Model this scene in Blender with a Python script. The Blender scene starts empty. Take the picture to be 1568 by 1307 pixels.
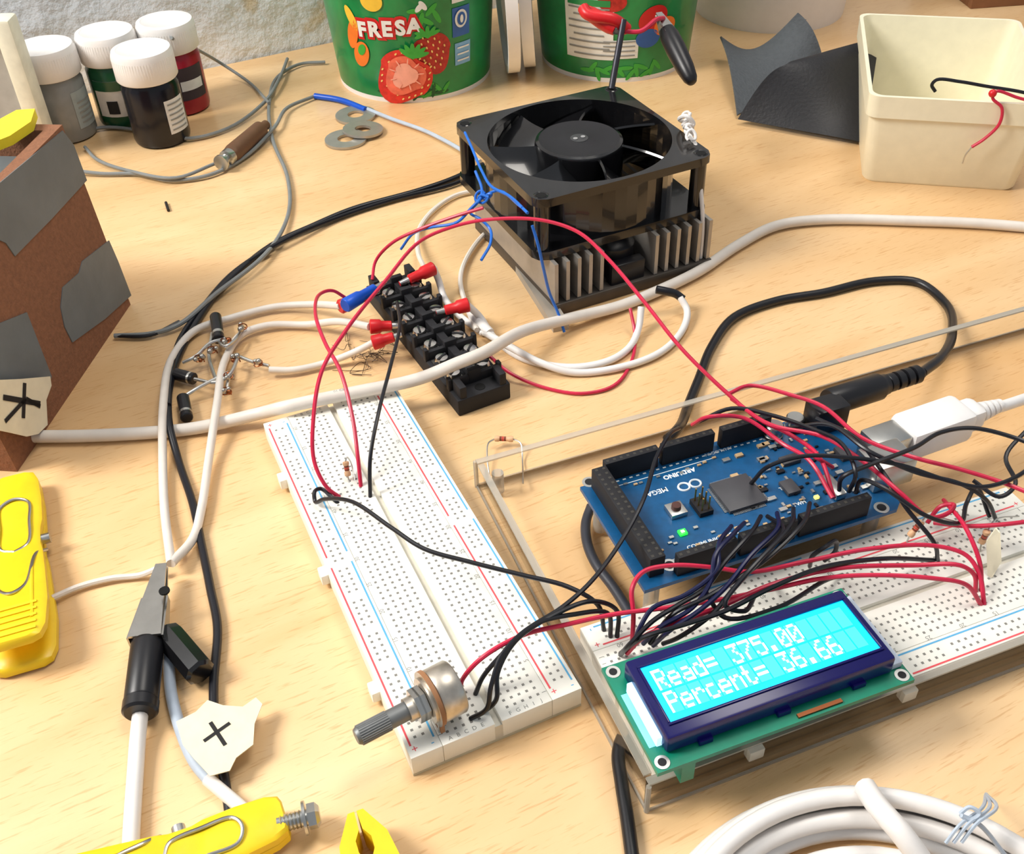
import bpy, bmesh, math, random
from mathutils import Vector, Matrix, Euler
random.seed(4)
# ------------------------------------------------------------------ camera
FPX,PITCH,ROLL,HC=1612.6,.7101,-.0385,.276
cF=Vector((0,math.cos(PITCH),-math.sin(PITCH)));cR=Vector((1,0,0));cU=Vector((0,math.sin(PITCH),math.cos(PITCH)))
R2=cR*math.cos(ROLL)+cU*math.sin(ROLL);U2=-cR*math.sin(ROLL)+cU*math.cos(ROLL)
CAM=Vector((0,0,HC))
def ray(u,v): return cF+R2*((u-784)/FPX)-U2*((v-653.4)/FPX)
def at(u,v,z=0.0):
    "surveyed world point (metres) on the horizontal plane z (mm) seen at photo position u,v (1568 px wide frame)"
    z=z/1000.0; d=ray(u,v); return CAM+d*((z-HC)/d.z)
def onplane(u,v,p,n):
    d=ray(u,v); return CAM+d*((p-CAM).dot(n)/d.dot(n))
cd=bpy.data.cameras.new('camera');cam=bpy.data.objects.new('camera',cd);bpy.context.scene.collection.objects.link(cam)
M=Matrix.Identity(4)
for i in range(3):
    M[i][0]=R2[i];M[i][1]=U2[i];M[i][2]=-cF[i];M[i][3]=CAM[i]
cam.matrix_world=M;cd.sensor_width=36;cd.lens=FPX/1568*36;cd.clip_start=.01;cd.clip_end=50
bpy.context.scene.camera=cam
try: bpy.context.scene.view_settings.view_transform='Standard'
except Exception: pass
# ------------------------------------------------------------------ materials
def s2l(c): return tuple(((x/255)/12.92 if x/255<=.04045 else ((x/255+.055)/1.055)**2.4) for x in c)
MC={}
def mk(name,rgb,rough=.5,metal=0,var=.08,scale=150,bump=0,emit=0,trans=0,alpha=1,ior=1.45,coat=0,bscale=None,sss=0):
    if name in MC: return MC[name]
    m=bpy.data.materials.new(name);m.use_nodes=True;nt=m.node_tree;b=nt.nodes['Principled BSDF']
    c=s2l(rgb)
    tc=nt.nodes.new('ShaderNodeTexCoord');nz=nt.nodes.new('ShaderNodeTexNoise');nz.inputs['Scale'].default_value=scale;nz.inputs['Detail'].default_value=4
    nt.links.new(tc.outputs['Object'],nz.inputs['Vector'])
    cr=nt.nodes.new('ShaderNodeValToRGB');cr.color_ramp.elements[0].position=.3;cr.color_ramp.elements[1].position=.7
    cr.color_ramp.elements[0].color=tuple(max(0,x*(1-var)) for x in c)+(1,);cr.color_ramp.elements[1].color=tuple(min(1,x*(1+var)) for x in c)+(1,)
    nt.links.new(nz.outputs['Fac'],cr.inputs['Fac']);nt.links.new(cr.outputs['Color'],b.inputs['Base Color'])
    b.inputs['Roughness'].default_value=rough;b.inputs['Metallic'].default_value=metal;b.inputs['IOR'].default_value=ior
    if trans: b.inputs['Transmission Weight'].default_value=trans
    if alpha<1: b.inputs['Alpha'].default_value=alpha
    if coat: b.inputs['Coat Weight'].default_value=coat
    if emit:
        nt.links.new(cr.outputs['Color'],b.inputs['Emission Color']);b.inputs['Emission Strength'].default_value=emit
    if bump:
        bn=nt.nodes.new('ShaderNodeBump');bn.inputs['Strength'].default_value=bump;bn.inputs['Distance'].default_value=.001
        n2=nt.nodes.new('ShaderNodeTexNoise');n2.inputs['Scale'].default_value=bscale or scale*2;n2.inputs['Detail'].default_value=6
        nt.links.new(tc.outputs['Object'],n2.inputs['Vector']);nt.links.new(n2.outputs['Fac'],bn.inputs['Height']);nt.links.new(bn.outputs['Normal'],b.inputs['Normal'])
    MC[name]=m;return m
def mkclear(name,tint,refl,milky=0):
    m=bpy.data.materials.new(name);m.use_nodes=True;nt=m.node_tree;nt.nodes.clear();N=nt.nodes.new;L=nt.links.new
    o=N('ShaderNodeOutputMaterial');t=N('ShaderNodeBsdfTransparent');g=N('ShaderNodeBsdfGlossy');g.inputs['Roughness'].default_value=.08
    tc=N('ShaderNodeTexCoord');n=N('ShaderNodeTexNoise');n.inputs['Scale'].default_value=60;L(tc.outputs['Object'],n.inputs['Vector'])
    r=N('ShaderNodeValToRGB');r.color_ramp.elements[0].color=tuple(x*.98 for x in tint)+(1,);r.color_ramp.elements[1].color=tuple(tint)+(1,);L(n.outputs['Fac'],r.inputs[0]);L(r.outputs[0],t.inputs['Color'])
    f=N('ShaderNodeLayerWeight');f.inputs['Blend'].default_value=refl;mx=N('ShaderNodeMixShader');L(f.outputs['Fresnel'],mx.inputs[0]);L(t.outputs[0],mx.inputs[1]);L(g.outputs[0],mx.inputs[2])
    out=mx
    if milky:
        d=N('ShaderNodeBsdfDiffuse');d.inputs['Color'].default_value=(.66,.62,.54,1);m2=N('ShaderNodeMixShader');m2.inputs[0].default_value=milky;L(mx.outputs[0],m2.inputs[1]);L(d.outputs[0],m2.inputs[2]);out=m2
    L(out.outputs[0],o.inputs['Surface']);return m
blk=mk('black_plastic',(22,22,26),.35);blkm=mk('black_matte',(26,26,30),.7);gloss=mk('black_gloss_plastic',(18,18,20),.18,coat=.4)
blkw=mk('black_wire_pvc',(20,21,28),.35);redw=mk('red_wire_pvc',(196,34,68),.35);bluew=mk('blue_wire_pvc',(28,104,200),.4)
navy=mk('navy_wire_pvc',(18,22,60),.35)
whitew=mk('white_cable_pvc',(228,224,220),.4,var=.03);creamw=mk('aged_white_cable',(220,212,202),.45,var=.04)
grayw=mk('gray_cable_pvc',(124,128,128),.45);lgrayw=mk('pale_blue_gray_cable',(176,188,202),.45)
redp=mk('red_vinyl',(204,28,34),.35);bluep=mk('blue_vinyl',(14,80,190),.35)
metal=mk('steel',(190,190,186),.28,1);tin=mk('tin_plated',(200,200,196),.35,1);gold=mk('brass',(200,160,90),.35,1);copper=mk('copper',(150,92,60),.4,1)
alu=mk('aluminium_fin',(172,166,158),.45,.6);alud=mk('aluminium_dark',(92,86,80),.5,.7)
bbw=mk('breadboard_abs',(238,236,226),.5,var=.02);bbtape=mk('breadboard_foam_backing',(205,196,170),.8)
hole=mk('contact_hole',(132,130,124),.8);rline=mk('red_print',(228,84,92),.6);bline=mk('blue_print',(90,170,215),.6);gprint=mk('gray_print',(140,140,135),.7)
wprint=mk('white_silkscreen',(225,232,235),.6);kprint=mk('black_marker',(25,22,24),.7)
clear=mkclear('clear_acrylic',(.985,.98,.97),.12);clearedge=mkclear('clear_acrylic_edge',(.93,.91,.88),.2,.4)  # edge variant: pale diffuse share paints highlight lines onto the clear edges
cream=mk('cream_plastic',(236,229,202),.4,var=.03);tape=mk('masking_tape',(228,218,190),.75,var=.05,bump=.15)
yel=mk('yellow_plastic',(238,202,30),.35,var=.05);white=mk('white_plastic',(232,230,228),.4,var=.02)
voidm=mk('void_black',(4,4,4),.9)
# ------------------------------------------------------------------ mesh builder
class Fr:
    def __init__(s,x,y,t,z=0): s.M=Matrix.Translation((x,y,z))@Matrix.Rotation(t,4,'Z'); s.I=s.M.inverted()
    def w(s,x,y,z=0): return s.M@Vector((x,y,z))   # metres
    def loc(s,u,v,zmm): return s.I@at(u,v,zmm)
ID=Fr(0,0,0,0)
def crom(P,n=7):
    P=[Vector(p) for p in P]
    if len(P)<3: return [P[0].lerp(P[-1],i/n) for i in range(n+1)]
    Q=[P[0]*2-P[1]]+P+[P[-1]*2-P[-2]];o=[]
    for i in range(1,len(Q)-2):
        a,b,c,d=Q[i-1],Q[i],Q[i+1],Q[i+2]
        t0=0;t1=t0+max((b-a).length,1e-6)**.5;t2=t1+max((c-b).length,1e-6)**.5;t3=t2+max((d-c).length,1e-6)**.5
        for k in range(n):
            t=t1+(t2-t1)*k/n
            A1=a*((t1-t)/(t1-t0))+b*((t-t0)/(t1-t0));A2=b*((t2-t)/(t2-t1))+c*((t-t1)/(t2-t1));A3=c*((t3-t)/(t3-t2))+d*((t-t2)/(t3-t2))
            B1=A1*((t2-t)/(t2-t0))+A2*((t-t0)/(t2-t0));B2=A2*((t3-t)/(t3-t1))+A3*((t-t1)/(t3-t1))
            o.append(B1*((t2-t)/(t2-t1))+B2*((t-t1)/(t2-t1)))
    o.append(P[-1]);return o
class B:
    def __init__(s,name): s.n=name;s.bm=bmesh.new();s.ms=[]
    def mi(s,m):
        if m not in s.ms: s.ms.append(m)
        return s.ms.index(m)
    def face(s,vs,m):
        try: f=s.bm.faces.new(vs);f.material_index=s.mi(m);return f
        except ValueError: return None
    def V(s,p): return s.bm.verts.new(p)
    def box(s,c,sz,m,F=ID,bev=0,R=None):
        Mx=F.M@Matrix.Translation(c)
        if R is not None: Mx=Mx@R.to_4x4()
        x,y,z=[q/2 for q in sz]
        b=min(bev,x*.9,y*.9,z*.9)
        if b<=0:
            vs=[s.V(Mx@Vector((i,j,k))) for i in(-x,x) for j in(-y,y) for k in(-z,z)]
            for q in((0,1,3,2),(4,6,7,5),(0,4,5,1),(2,3,7,6),(0,2,6,4),(1,5,7,3)): s.face([vs[i] for i in q],m)
        else:
            g=bmesh.ops.create_cube(s.bm,size=1,matrix=Mx@Matrix.Diagonal((2*x,2*y,2*z,1)))
            es=list({e for v in g['verts'] for e in v.link_edges});i0=s.mi(m)
            for v in g['verts']:
                for f in v.link_faces: f.material_index=i0
            r=bmesh.ops.bevel(s.bm,geom=es,offset=b,segments=2,affect='EDGES',profile=.5)
            for f in r['faces']: f.material_index=i0
    def quad(s,pts,m): return s.face([s.V(p) for p in pts],m)
    def rect(s,x0,y0,x1,y1,z,m,F=ID): s.quad([F.w(x0,y0,z),F.w(x1,y0,z),F.w(x1,y1,z),F.w(x0,y1,z)],m)
    def lathe(s,prof,o,ax,m,seg=24,cap=True):
        ax=Vector(ax).normalized();t=ax.orthogonal().normalized();b=ax.cross(t);o=Vector(o)
        rings=[]
        for q in prof:
            r,d=q[0],q[1];rings.append([s.V(o+ax*d+(t*math.cos(a)+b*math.sin(a))*max(r,1e-5)) for a in [2*math.pi*i/seg for i in range(seg)]])
        for k in range(len(rings)-1):
            mm=prof[k+1][2] if len(prof[k+1])>2 else m
            for i in range(seg):
                j=(i+1)%seg;s.face([rings[k][i],rings[k][j],rings[k+1][j],rings[k+1][i]],mm)
        if cap:
            s.face(rings[0][::-1],m);s.face(rings[-1],prof[-1][2] if len(prof[-1])>2 else m)
    def cyl(s,p0,p1,r,m,r1=None,seg=20):
        p0=Vector(p0);p1=Vector(p1);s.lathe([(r,0),(r if r1 is None else r1,(p1-p0).length)],p0,p1-p0,m,seg)
    def sph(s,c,r,m,sc=(1,1,1)):
        prof=[(r*math.sin(math.pi*i/10),-r*math.cos(math.pi*i/10)*sc[2]) for i in range(11)]
        s.lathe(prof,c,(0,0,1),m,16)
    def tube(s,pts,r,m,seg=8,n=7,smooth=True):
        P=crom(pts,n) if smooth else [Vector(p) for p in pts]
        Q=[P[0]]
        for p in P[1:]:
            if (p-Q[-1]).length>1e-5: Q.append(p)
        P=Q
        if len(P)<2: return
        T=[(P[min(i+1,len(P)-1)]-P[max(i-1,0)]).normalized() for i in range(len(P))]
        nrm=T[0].orthogonal().normalized();rings=[]
        for i,p in enumerate(P):
            nrm=(nrm-T[i]*nrm.dot(T[i]));
            if nrm.length<1e-6: nrm=T[i].orthogonal()
            nrm.normalize();bn=T[i].cross(nrm)
            rr=r(i/(len(P)-1)) if callable(r) else r
            rings.append([s.V(p+(nrm*math.cos(a)+bn*math.sin(a))*rr) for a in [2*math.pi*k/seg for k in range(seg)]])
        for k in range(len(rings)-1):
            for i in range(seg):
                j=(i+1)%seg;s.face([rings[k][i],rings[k][j],rings[k+1][j],rings[k+1][i]],m)
        s.face(rings[0][::-1],m);s.face(rings[-1],m)
    def prism(s,pts,vec,m):
        vec=Vector(vec);a=[s.V(p) for p in pts];b=[s.V(Vector(p)+vec) for p in pts]
        s.face(a[::-1],m);s.face(b,m);n=len(a)
        for i in range(n): s.face([a[i],a[(i+1)%n],b[(i+1)%n],b[i]],m)
    def patch(s,fn,nu,nv,m,th=0):
        G=[[Vector(fn(i/nu,j/nv)) for j in range(nv+1)] for i in range(nu+1)]
        def nor(i,j):
            a=G[min(i+1,nu)][j]-G[max(i-1,0)][j];b=G[i][min(j+1,nv)]-G[i][max(j-1,0)];n=a.cross(b);return n.normalized() if n.length>0 else Vector((0,0,1))
        A=[[s.V(G[i][j]) for j in range(nv+1)] for i in range(nu+1)]
        for i in range(nu):
            for j in range(nv): s.face([A[i][j],A[i+1][j],A[i+1][j+1],A[i][j+1]],m)
        if th:
            C=[[s.V(G[i][j]-nor(i,j)*th) for j in range(nv+1)] for i in range(nu+1)]
            for i in range(nu):
                for j in range(nv): s.face([C[i][j],C[i][j+1],C[i+1][j+1],C[i+1][j]],m)
            for i in range(nu):
                s.face([A[i][0],C[i][0],C[i+1][0],A[i+1][0]],m);s.face([A[i][nv],A[i+1][nv],C[i+1][nv],C[i][nv]],m)
            for j in range(nv):
                s.face([A[0][j],A[0][j+1],C[0][j+1],C[0][j]],m);s.face([A[nu][j],C[nu][j],C[nu][j+1],A[nu][j+1]],m)
    def text(s,t,fn,size,m,bold=0):
        cu=bpy.data.curves.new('tmp','FONT');cu.body=t;cu.size=size;cu.align_x='CENTER';cu.align_y='CENTER';cu.resolution_u=3;cu.offset=bold
        ob=bpy.data.objects.new('tmp',cu);me=bpy.data.meshes.new_from_object(ob)
        vs=[s.V(fn(v.co.x,v.co.y)) for v in me.vertices]
        for p in me.polygons: s.face([vs[i] for i in p.vertices],m)
        bpy.data.objects.remove(ob);bpy.data.curves.remove(cu);bpy.data.meshes.remove(me)
    def done(s,sharp=40,norm=True):
        if norm: bmesh.ops.recalc_face_normals(s.bm,faces=s.bm.faces[:])
        me=bpy.data.meshes.new(s.n)
        xs=[v.co for v in s.bm.verts];c=Vector([(min(p[i] for p in xs)+max(p[i] for p in xs))/2 for i in range(3)])
        c.z=min(p.z for p in xs)
        bmesh.ops.translate(s.bm,verts=s.bm.verts[:],vec=-c)
        s.bm.to_mesh(me);s.bm.free()
        for m in s.ms: me.materials.append(m)
        me.polygons.foreach_set('use_smooth',[True]*len(me.polygons))
        try: me.set_sharp_from_angle(angle=math.radians(sharp))
        except Exception: pass
        ob=bpy.data.objects.new(s.n,me);ob.location=c;bpy.context.scene.collection.objects.link(ob);return ob
def wire(name,m,r,pts,seg=8):
    b=B(name);b.tube([at(*p) for p in pts],r/1000,m,seg);return b.done()
# ------------------------------------------------------------------ room
TH=math.radians(25.8)
WF=Fr(-.206,.7065,TH,0)   # x along wall, y into wall
def woodmat():
    m=bpy.data.materials.new('beech_tabletop');m.use_nodes=True;nt=m.node_tree;b=nt.nodes['Principled BSDF'];N=nt.nodes.new;L=nt.links.new
    tc=N('ShaderNodeTexCoord');mp=N('ShaderNodeMapping');mp.inputs['Rotation'].default_value=(0,0,-TH);L(tc.outputs['Object'],mp.inputs['Vector'])
    def st(sx,sy,scale,det=5,dist=0):
        q=N('ShaderNodeMapping');q.inputs['Scale'].default_value=(sx,sy,1);L(mp.outputs[0],q.inputs[0])
        n=N('ShaderNodeTexNoise');n.inputs['Scale'].default_value=scale;n.inputs['Detail'].default_value=det;n.inputs['Distortion'].default_value=dist;L(q.outputs[0],n.inputs['Vector']);return n
    def ramp(n,p0,c0,p1,c1):
        r=N('ShaderNodeValToRGB');r.color_ramp.elements[0].position=p0;r.color_ramp.elements[1].position=p1;r.color_ramp.elements[0].color=c0;r.color_ramp.elements[1].color=c1;L(n.outputs['Fac'],r.inputs[0]);return r
    g=ramp(st(1,5,6,8,.8),.3,s2l((224,188,138))+(1,),.7,s2l((238,207,162))+(1,))
    f=ramp(st(22,240,5,2),.58,(1,1,1,1),.70,s2l((214,178,138))+(1,))
    mx=N('ShaderNodeMix');mx.data_type='RGBA';mx.blend_type='MULTIPLY';mx.inputs[0].default_value=.45;L(g.outputs[0],mx.inputs[6]);L(f.outputs[0],mx.inputs[7])
    k=ramp(st(.8,1.6,3,3,1),.35,s2l((242,230,216))+(1,),.65,(1,1,1,1))
    m2=N('ShaderNodeMix');m2.data_type='RGBA';m2.blend_type='MULTIPLY';m2.inputs[0].default_value=1;L(mx.outputs[2],m2.inputs[6]);L(k.outputs[0],m2.inputs[7])
    L(m2.outputs[2],b.inputs['Base Color']);b.inputs['Roughness'].default_value=.32
    bp=N('ShaderNodeBump');bp.inputs['Strength'].default_value=.05;bp.inputs['Distance'].default_value=.001;L(st(6,200,6).outputs['Fac'],bp.inputs['Height']);L(bp.outputs[0],b.inputs['Normal'])
    return m
def plaster():
    m=bpy.data.materials.new('rough_plaster');m.use_nodes=True;nt=m.node_tree;b=nt.nodes['Principled BSDF'];N=nt.nodes.new;L=nt.links.new
    tc=N('ShaderNodeTexCoord');n=N('ShaderNodeTexNoise');n.inputs['Scale'].default_value=45;n.inputs['Detail'].default_value=5;n.inputs['Roughness'].default_value=.55;L(tc.outputs['Object'],n.inputs[0])
    s=N('ShaderNodeTexNoise');s.inputs['Scale'].default_value=24;s.inputs['Detail'].default_value=6;L(tc.outputs['Object'],s.inputs[0])
    r=N('ShaderNodeValToRGB');e=r.color_ramp.elements;e[0].position=.30;e[0].color=s2l((210,196,170))+(1,);e[1].position=.38;e[1].color=s2l((222,228,234))+(1,);x=e.new(.6);x.color=s2l((234,238,243))+(1,);L(s.outputs['Fac'],r.inputs[0]);L(r.outputs[0],b.inputs['Base Color'])
    bp=N('ShaderNodeBump');bp.inputs['Strength'].default_value=.7;bp.inputs['Distance'].default_value=.006;L(n.outputs['Fac'],bp.inputs['Height']);L(bp.outputs[0],b.inputs['Normal']);b.inputs['Roughness'].default_value=.9
    return m
wood=woodmat()
b=B('work_table');b.box((.25,-.6,-.0125),(1.9,1.196,.025),wood,WF,.002)
for x in(-.62,1.12):
    for y in(-.08,-1.12): b.box((x,y,-.3875),(.05,.05,.725),wood,WF)
b.box((.25,-.08,-.06),(1.7,.02,.07),wood,WF);b.box((.25,-1.12,-.06),(1.7,.02,.07),wood,WF)
b.done()
b=B('wall_back');b.box((.25,.06,.5),(3.4,.12,2.5),plaster(),WF);b.done()
b=B('floor');b.box((.25,-1.2,-.76),(3.4,2.6,.02),mk('floor_tile',(150,132,112),.5,scale=6,bump=.1),WF);b.done()
# ------------------------------------------------------------------ breadboards
def breadboard(F,z,flip=False):
    "F.x across (55mm), F.y along (165mm); z bottom mm"
    b=B('solderless_breadboard');z0=z/1000;zt=z0+.009
    W,Lh=.055,.165
    b.box((W/2,Lh/2,z0+.0005),(W,Lh,.001),bbtape,F)
    for x0,x1 in((0,.0098),(.0099,.0264),(.0286,.0451),(.0452,.055)):
        b.box(((x0+x1)/2,Lh/2,z0+.005),(x1-x0,Lh,.008),bbw,F,.0002)
    b.box((.0275,Lh/2,z0+.0042),(.0026,Lh,.0065),mk('trench',(206,201,186),.6),F)
    for y in(.03,.0825,.135): b.box((-.0012,y,z0+.004),(.0028,.005,.0045),bbw,F,.0004)
    zz=zt+.00004;h=.00042
    def hl(x,y): b.rect(x-h,y-h,x+h,y+h,zz,hole,F)
    for i in range(63):
        y=.0038+i*.00254
        for k in range(5):
            hl(.0128+k*.00254,y);hl(.0320+k*.00254,y)
    for i in range(61):
        if i%6==5: continue
        y=.0063+i*.00254
        for x in(.0036,.0061,.0489,.0514): hl(x,y)
    for x,m in((.0014,rline),(.0086,bline),(.0464,rline),(.0537,bline)):
        for y0,y1 in((.004,.080),(.085,.161)): b.rect(x-.0003,y0,x+.0003,y1,zz,m,F)
    for x,m,t in((.0022,rline,'+'),(.0076,bline,'-'),(.0470,rline,'+'),(.053,bline,'-')):
        for y in(.0025,.1625): b.text(t,lambda X,Y,x=x,y=y:F.w(x+X,y+Y,zz),.0035,m)
    for i in range(0,63,5):
        y=.0038+i*.00254
        for x in(.0107,.0443): b.text(str(max(1,i)),lambda X,Y,x=x,y=y:F.w(x-Y*1,y+X,zz),.0021,gprint)
    for k,c in enumerate('ABCDEFGHIJ'):
        x=(.0128+k*.00254) if k<5 else (.0320+(k-5)*.00254)
        for y in(.0014,.1636): b.text(c,lambda X,Y,x=x,y=y:F.w(x+X,y+Y,zz),.0019,gprint)
    return b.done()
BF=Fr(-.0325,.167,.4088);breadboard(BF,0)
# ------------------------------------------------------------------ clear tray, breadboard 2
TF=Fr(.0337,.1535,.342)
b=B('clear_acrylic_tray');w,l,h=.27,.142,.013
b.rect(0.0005,0.0005,w-.0005,l-.0005,.0020,clear,TF)
for c,s in(((w/2,.001,h/2),(w,.002,h)),((w/2,l-.001,h/2),(w,.002,h)),((.001,l/2,h/2),(.002,l-.004,h)),((w-.001,l/2,h/2),(.002,l-.004,h))): b.box(c,s,clear,TF)
for c,s in(((w/2,.001,h+.0004),(w,.0024,.0007)),((w/2,l-.001,h+.0004),(w,.0024,.0007)),((.001,l/2,h+.0004),(.0024,l-.006,.0007)),((w/2,-.0003,.0005),(w,.0006,.001)),((w/2,l+.0003,.0005),(w,.0006,.001)),((-.0003,l/2,.0005),(.0006,l,.001))): b.box(c,s,clearedge,TF)
for x in(-.0002,w):
    for y in(-.0002,l): b.cyl(TF.w(x,y,.0002),TF.w(x,y,h),.0008,clearedge,seg=8)
b.lathe([(.0022,0),(.0022,h-.004)],TF.w(.006,l-.007,.0021),(0,0,1),clearedge,16)
b.done(norm=False)
B2=Fr(0,0,0);B2.M=TF.M@Matrix.Translation((.170,.003,0))@Matrix.Rotation(math.pi/2,4,'Z');B2.I=B2.M.inverted()
breadboard(B2,2.2)
# ------------------------------------------------------------------ LCD module
LF=Fr(.0347,.1492,.3321,0);zl=.0262
pcbg=mk('green_pcb',(0,124,96),.35,var=.12);
b=B('lcd_display_module')
b.box((.04,.018,zl-.0008),(.08,.036,.0016),pcbg,LF)
bez=mk('lcd_bezel_painted_blue_glow',(8,6,74),.25,emit=.20);glow=mk('painted_backlight_spill',(170,215,255),.4,emit=1.6)  # black bezel emits faintly: the screen's blue glow is put into its material
bx0,bx1,by0,by1=.0045,.0755,.0042,.0312
b.box(((bx0+bx1)/2,(by0+by1)/2,zl+.0035),(bx1-bx0,by1-by0,.007),bez,LF,.0010)
b.box((.0043,.0165,zl+.0022),(.0026,.019,.0040),glow,LF,.0003);b.rect(.0012,.0075,.0031,.0255,zl+.0001,mk('pcb_painted_backlight',(120,225,235),.4,emit=.5),LF)  # strip and pcb patch emit: backlight spill painted at the left end
b.box((.0772,.018,zl+.0012),(.0040,.026,.0024),mk('lcd_edge_white',(190,200,215),.4),LF,.0003)
for x in(.016,.04,.064): b.box((x,.0040,zl+.0008),(.004,.0016,.0016),bez,LF);b.box((x,.0315,zl+.0008),(.004,.0016,.0016),bez,LF)
scr=mk('lcd_backlit_glass',(0,186,255),.2,emit=1.15,var=.03,scale=30);cell=mk('lcd_character_cell',(56,222,255),.3,emit=1.15,var=.01);pix=mk('lcd_pixel',(225,255,255),.3,emit=1.4,var=.01)
sx0,sx1,sy0,sy1=.0075,.0730,.0085,.0272;zs=zl+.0071
b.rect(sx0,sy0,sx1,sy1,zs,scr,LF)
for c,s in((((sx0+sx1)/2,sy0-.0004,zs+.0002),(sx1-sx0+.0016,.0008,.0006)),(((sx0+sx1)/2,sy1+.0004,zs+.0002),(sx1-sx0+.0016,.0008,.0006)),((sx0-.0004,(sy0+sy1)/2,zs+.0002),(.0008,sy1-sy0,.0006)),((sx1+.0004,(sy0+sy1)/2,zs+.0002),(.0008,sy1-sy0,.0006))): b.box(c,s,bez,LF,.0002)
G={'R':'11110 10001 10001 11110 10100 10010 10001','e':'0 0 01110 10001 11111 10000 01110','a':'0 0 01110 00001 01111 10001 01111','d':'00001 00001 01101 10011 10001 10001 01111','=':'0 0 11111 0 11111 0 0','3':'11111 00010 00100 00010 00001 10001 01110','7':'11111 00001 00010 00100 01000 01000 01000','5':'11111 10000 11110 00001 00001 10001 01110','.':'0 0 0 0 0 01100 01100','0':'01110 10001 10011 10101 11001 10001 01110','P':'11110 10001 10001 11110 10000 10000 10000','r':'0 0 10110 11001 10000 10000 10000','c':'0 0 01110 10000 10000 10001 01110','n':'0 0 10110 11001 10001 10001 10001','t':'01000 01000 11100 01000 01000 01001 00110','6':'00110 01000 10000 11110 10001 10001 01110',' ':'0 0 0 0 0 0 0'}
cw,chh=.00386,.0076;px,py=.00068,.00096
for r,txt in enumerate(('Read= 375.00    ','Percent= 36.66  ')):
    for c,ch in enumerate(txt):
        X=sx0+.0020+c*cw;Y=sy1-.0020-r*chh
        b.rect(X-.0001,Y-7*py-.0001,X+5*px-.0001,Y+.0001,zs+.00008,cell,LF)
        for i,row in enumerate(G[ch].split()):
            row=row.zfill(5)
            for j,q in enumerate(row):
                if q=='1': b.rect(X+j*px,Y-(i+1)*py,X+(j+1)*px-.00003,Y-i*py-.00003,zs+.00016,pix,LF)
for x,y in((.0025,.0025),(.0775,.0025),(.0025,.0335),(.0775,.0335)):
    b.lathe([(.0021,0),(.0021,.0002)],LF.w(x,y,zl),(0,0,1),tin,20);b.lathe([(.0012,0),(.0012,.0003)],LF.w(x,y,zl),(0,0,1),blkm,16)
for i in range(16):
    x=.008+i*.00254;b.cyl(LF.w(x,.0337,zl-.0105),LF.w(x,.0337,zl+.0012),.0003,gold,seg=6);b.lathe([(.0009,0),(.0005,.0007)],LF.w(x,.0337,zl),(0,0,1),tin,10)
b.box((.027,.0337,zl-.003),(.042,.0025,.0025),blk,LF)
b.box((.010,.003,zl-.0065),(.004,.004,.0095),pcbg,LF);b.box((.05,.0015,zl+.0003),(.014,.0012,.0006),copper,LF)
b.done()
# ------------------------------------------------------------------ microcontroller board
MF=Fr(.0396,.2159,.3382,0);zm=.0208
pcb=mk('blue_pcb',(10,80,128),.32,var=.12,scale=400);chip=mk('chip_epoxy',(70,70,74),.45);
b=B('microcontroller_board')
out=[(0,0),(.094,0),(.0975,.003),(.0975,.010),(.1015,.014),(.1015,.0533),(.006,.0533),(.003,.0505),(0,.0505)]
b.prism([MF.w(x,y,zm-.0016) for x,y in out],(0,0,.0016),pcb)
def header(x0,x1,y0,y1,rows=1):
    b.box(((x0+x1)/2,(y0+y1)/2,zm+.00425),(x1-x0,y1-y0,.0085),blkm,MF,.0002)
    nx=max(1,round((x1-x0)/.00254));ny=max(1,round((y1-y0)/.00254))
    for i in range(nx):
        for j in range(ny):
            x=x0+(i+.5)*(x1-x0)/nx;y=y0+(j+.5)*(y1-y0)/ny;b.rect(x-.0005,y-.0005,x+.0005,y+.0005,zm+.00856,mk('socket_slot',(70,68,64),.5,.5),MF)
header(.0035,.0088,.004,.049)
for x0,x1 in((.012,.033),(.0345,.055),(.0565,.083)): header(x0,x1,.0012,.0040)
for x0,x1 in((.009,.0295),(.031,.0515),(.0545,.0745)): header(x0,x1,.0492,.0520)
c=MF.loc(1130,755,21.5);b.box((c.x,c.y,zm+.0008),(.0145,.0145,.0014),chip,MF,.0002)
for i in range(25):
    o=-.006+i*.0005
    for dx,dy,sx,sy in((o,.0078,.0002,.0014),(o,-.0078,.0002,.0014),(.0078,o,.0014,.0002),(-.0078,o,.0014,.0002)): b.box((c.x+dx,c.y+dy,zm+.0002),(sx,sy,.0003),tin,MF)
c=MF.loc(1035,780,22);b.box((c.x,c.y,zm+.001),(.006,.006,.002),tin,MF,.0002);b.lathe([(.0017,0),(.0016,.0016)],MF.w(c.x,c.y,zm+.002),(0,0,1),mk('reset_button_brown',(78,46,40),.5),16)
c=MF.loc(1075,768,24);b.box((c.x,c.y,zm+.001),(.0050,.0076,.002),blkm,MF)
for i in(-1,1):
    for j in(-1,0,1): b.cyl(MF.w(c.x+i*.00127,c.y+j*.00254,zm),MF.w(c.x+i*.00127,c.y+j*.00254,zm+.0075),.0003,gold,seg=6)
c=MF.loc(1045,816,21);b.box((c.x,c.y,zm+.0006),(.0028,.0024,.001),mk('green_led',(40,240,60),.3,emit=1.8,var=.02),MF,.0002);b.box((c.x,c.y,zm+.0011),(.0012,.0010,.0004),mk('green_led_core',(210,255,190),.3,emit=2),MF)
c=MF.loc(1250,762,21);b.box((c.x,c.y,zm+.0006),(.0016,.0012,.0009),mk('yellow_led',(255,225,110),.3,emit=1.5),MF)
for u,v in((1028,823),(1065,808)): c=MF.loc(u,v,21);b.box((c.x,c.y,zm+.0004),(.0016,.001,.0007),tin,MF)
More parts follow.
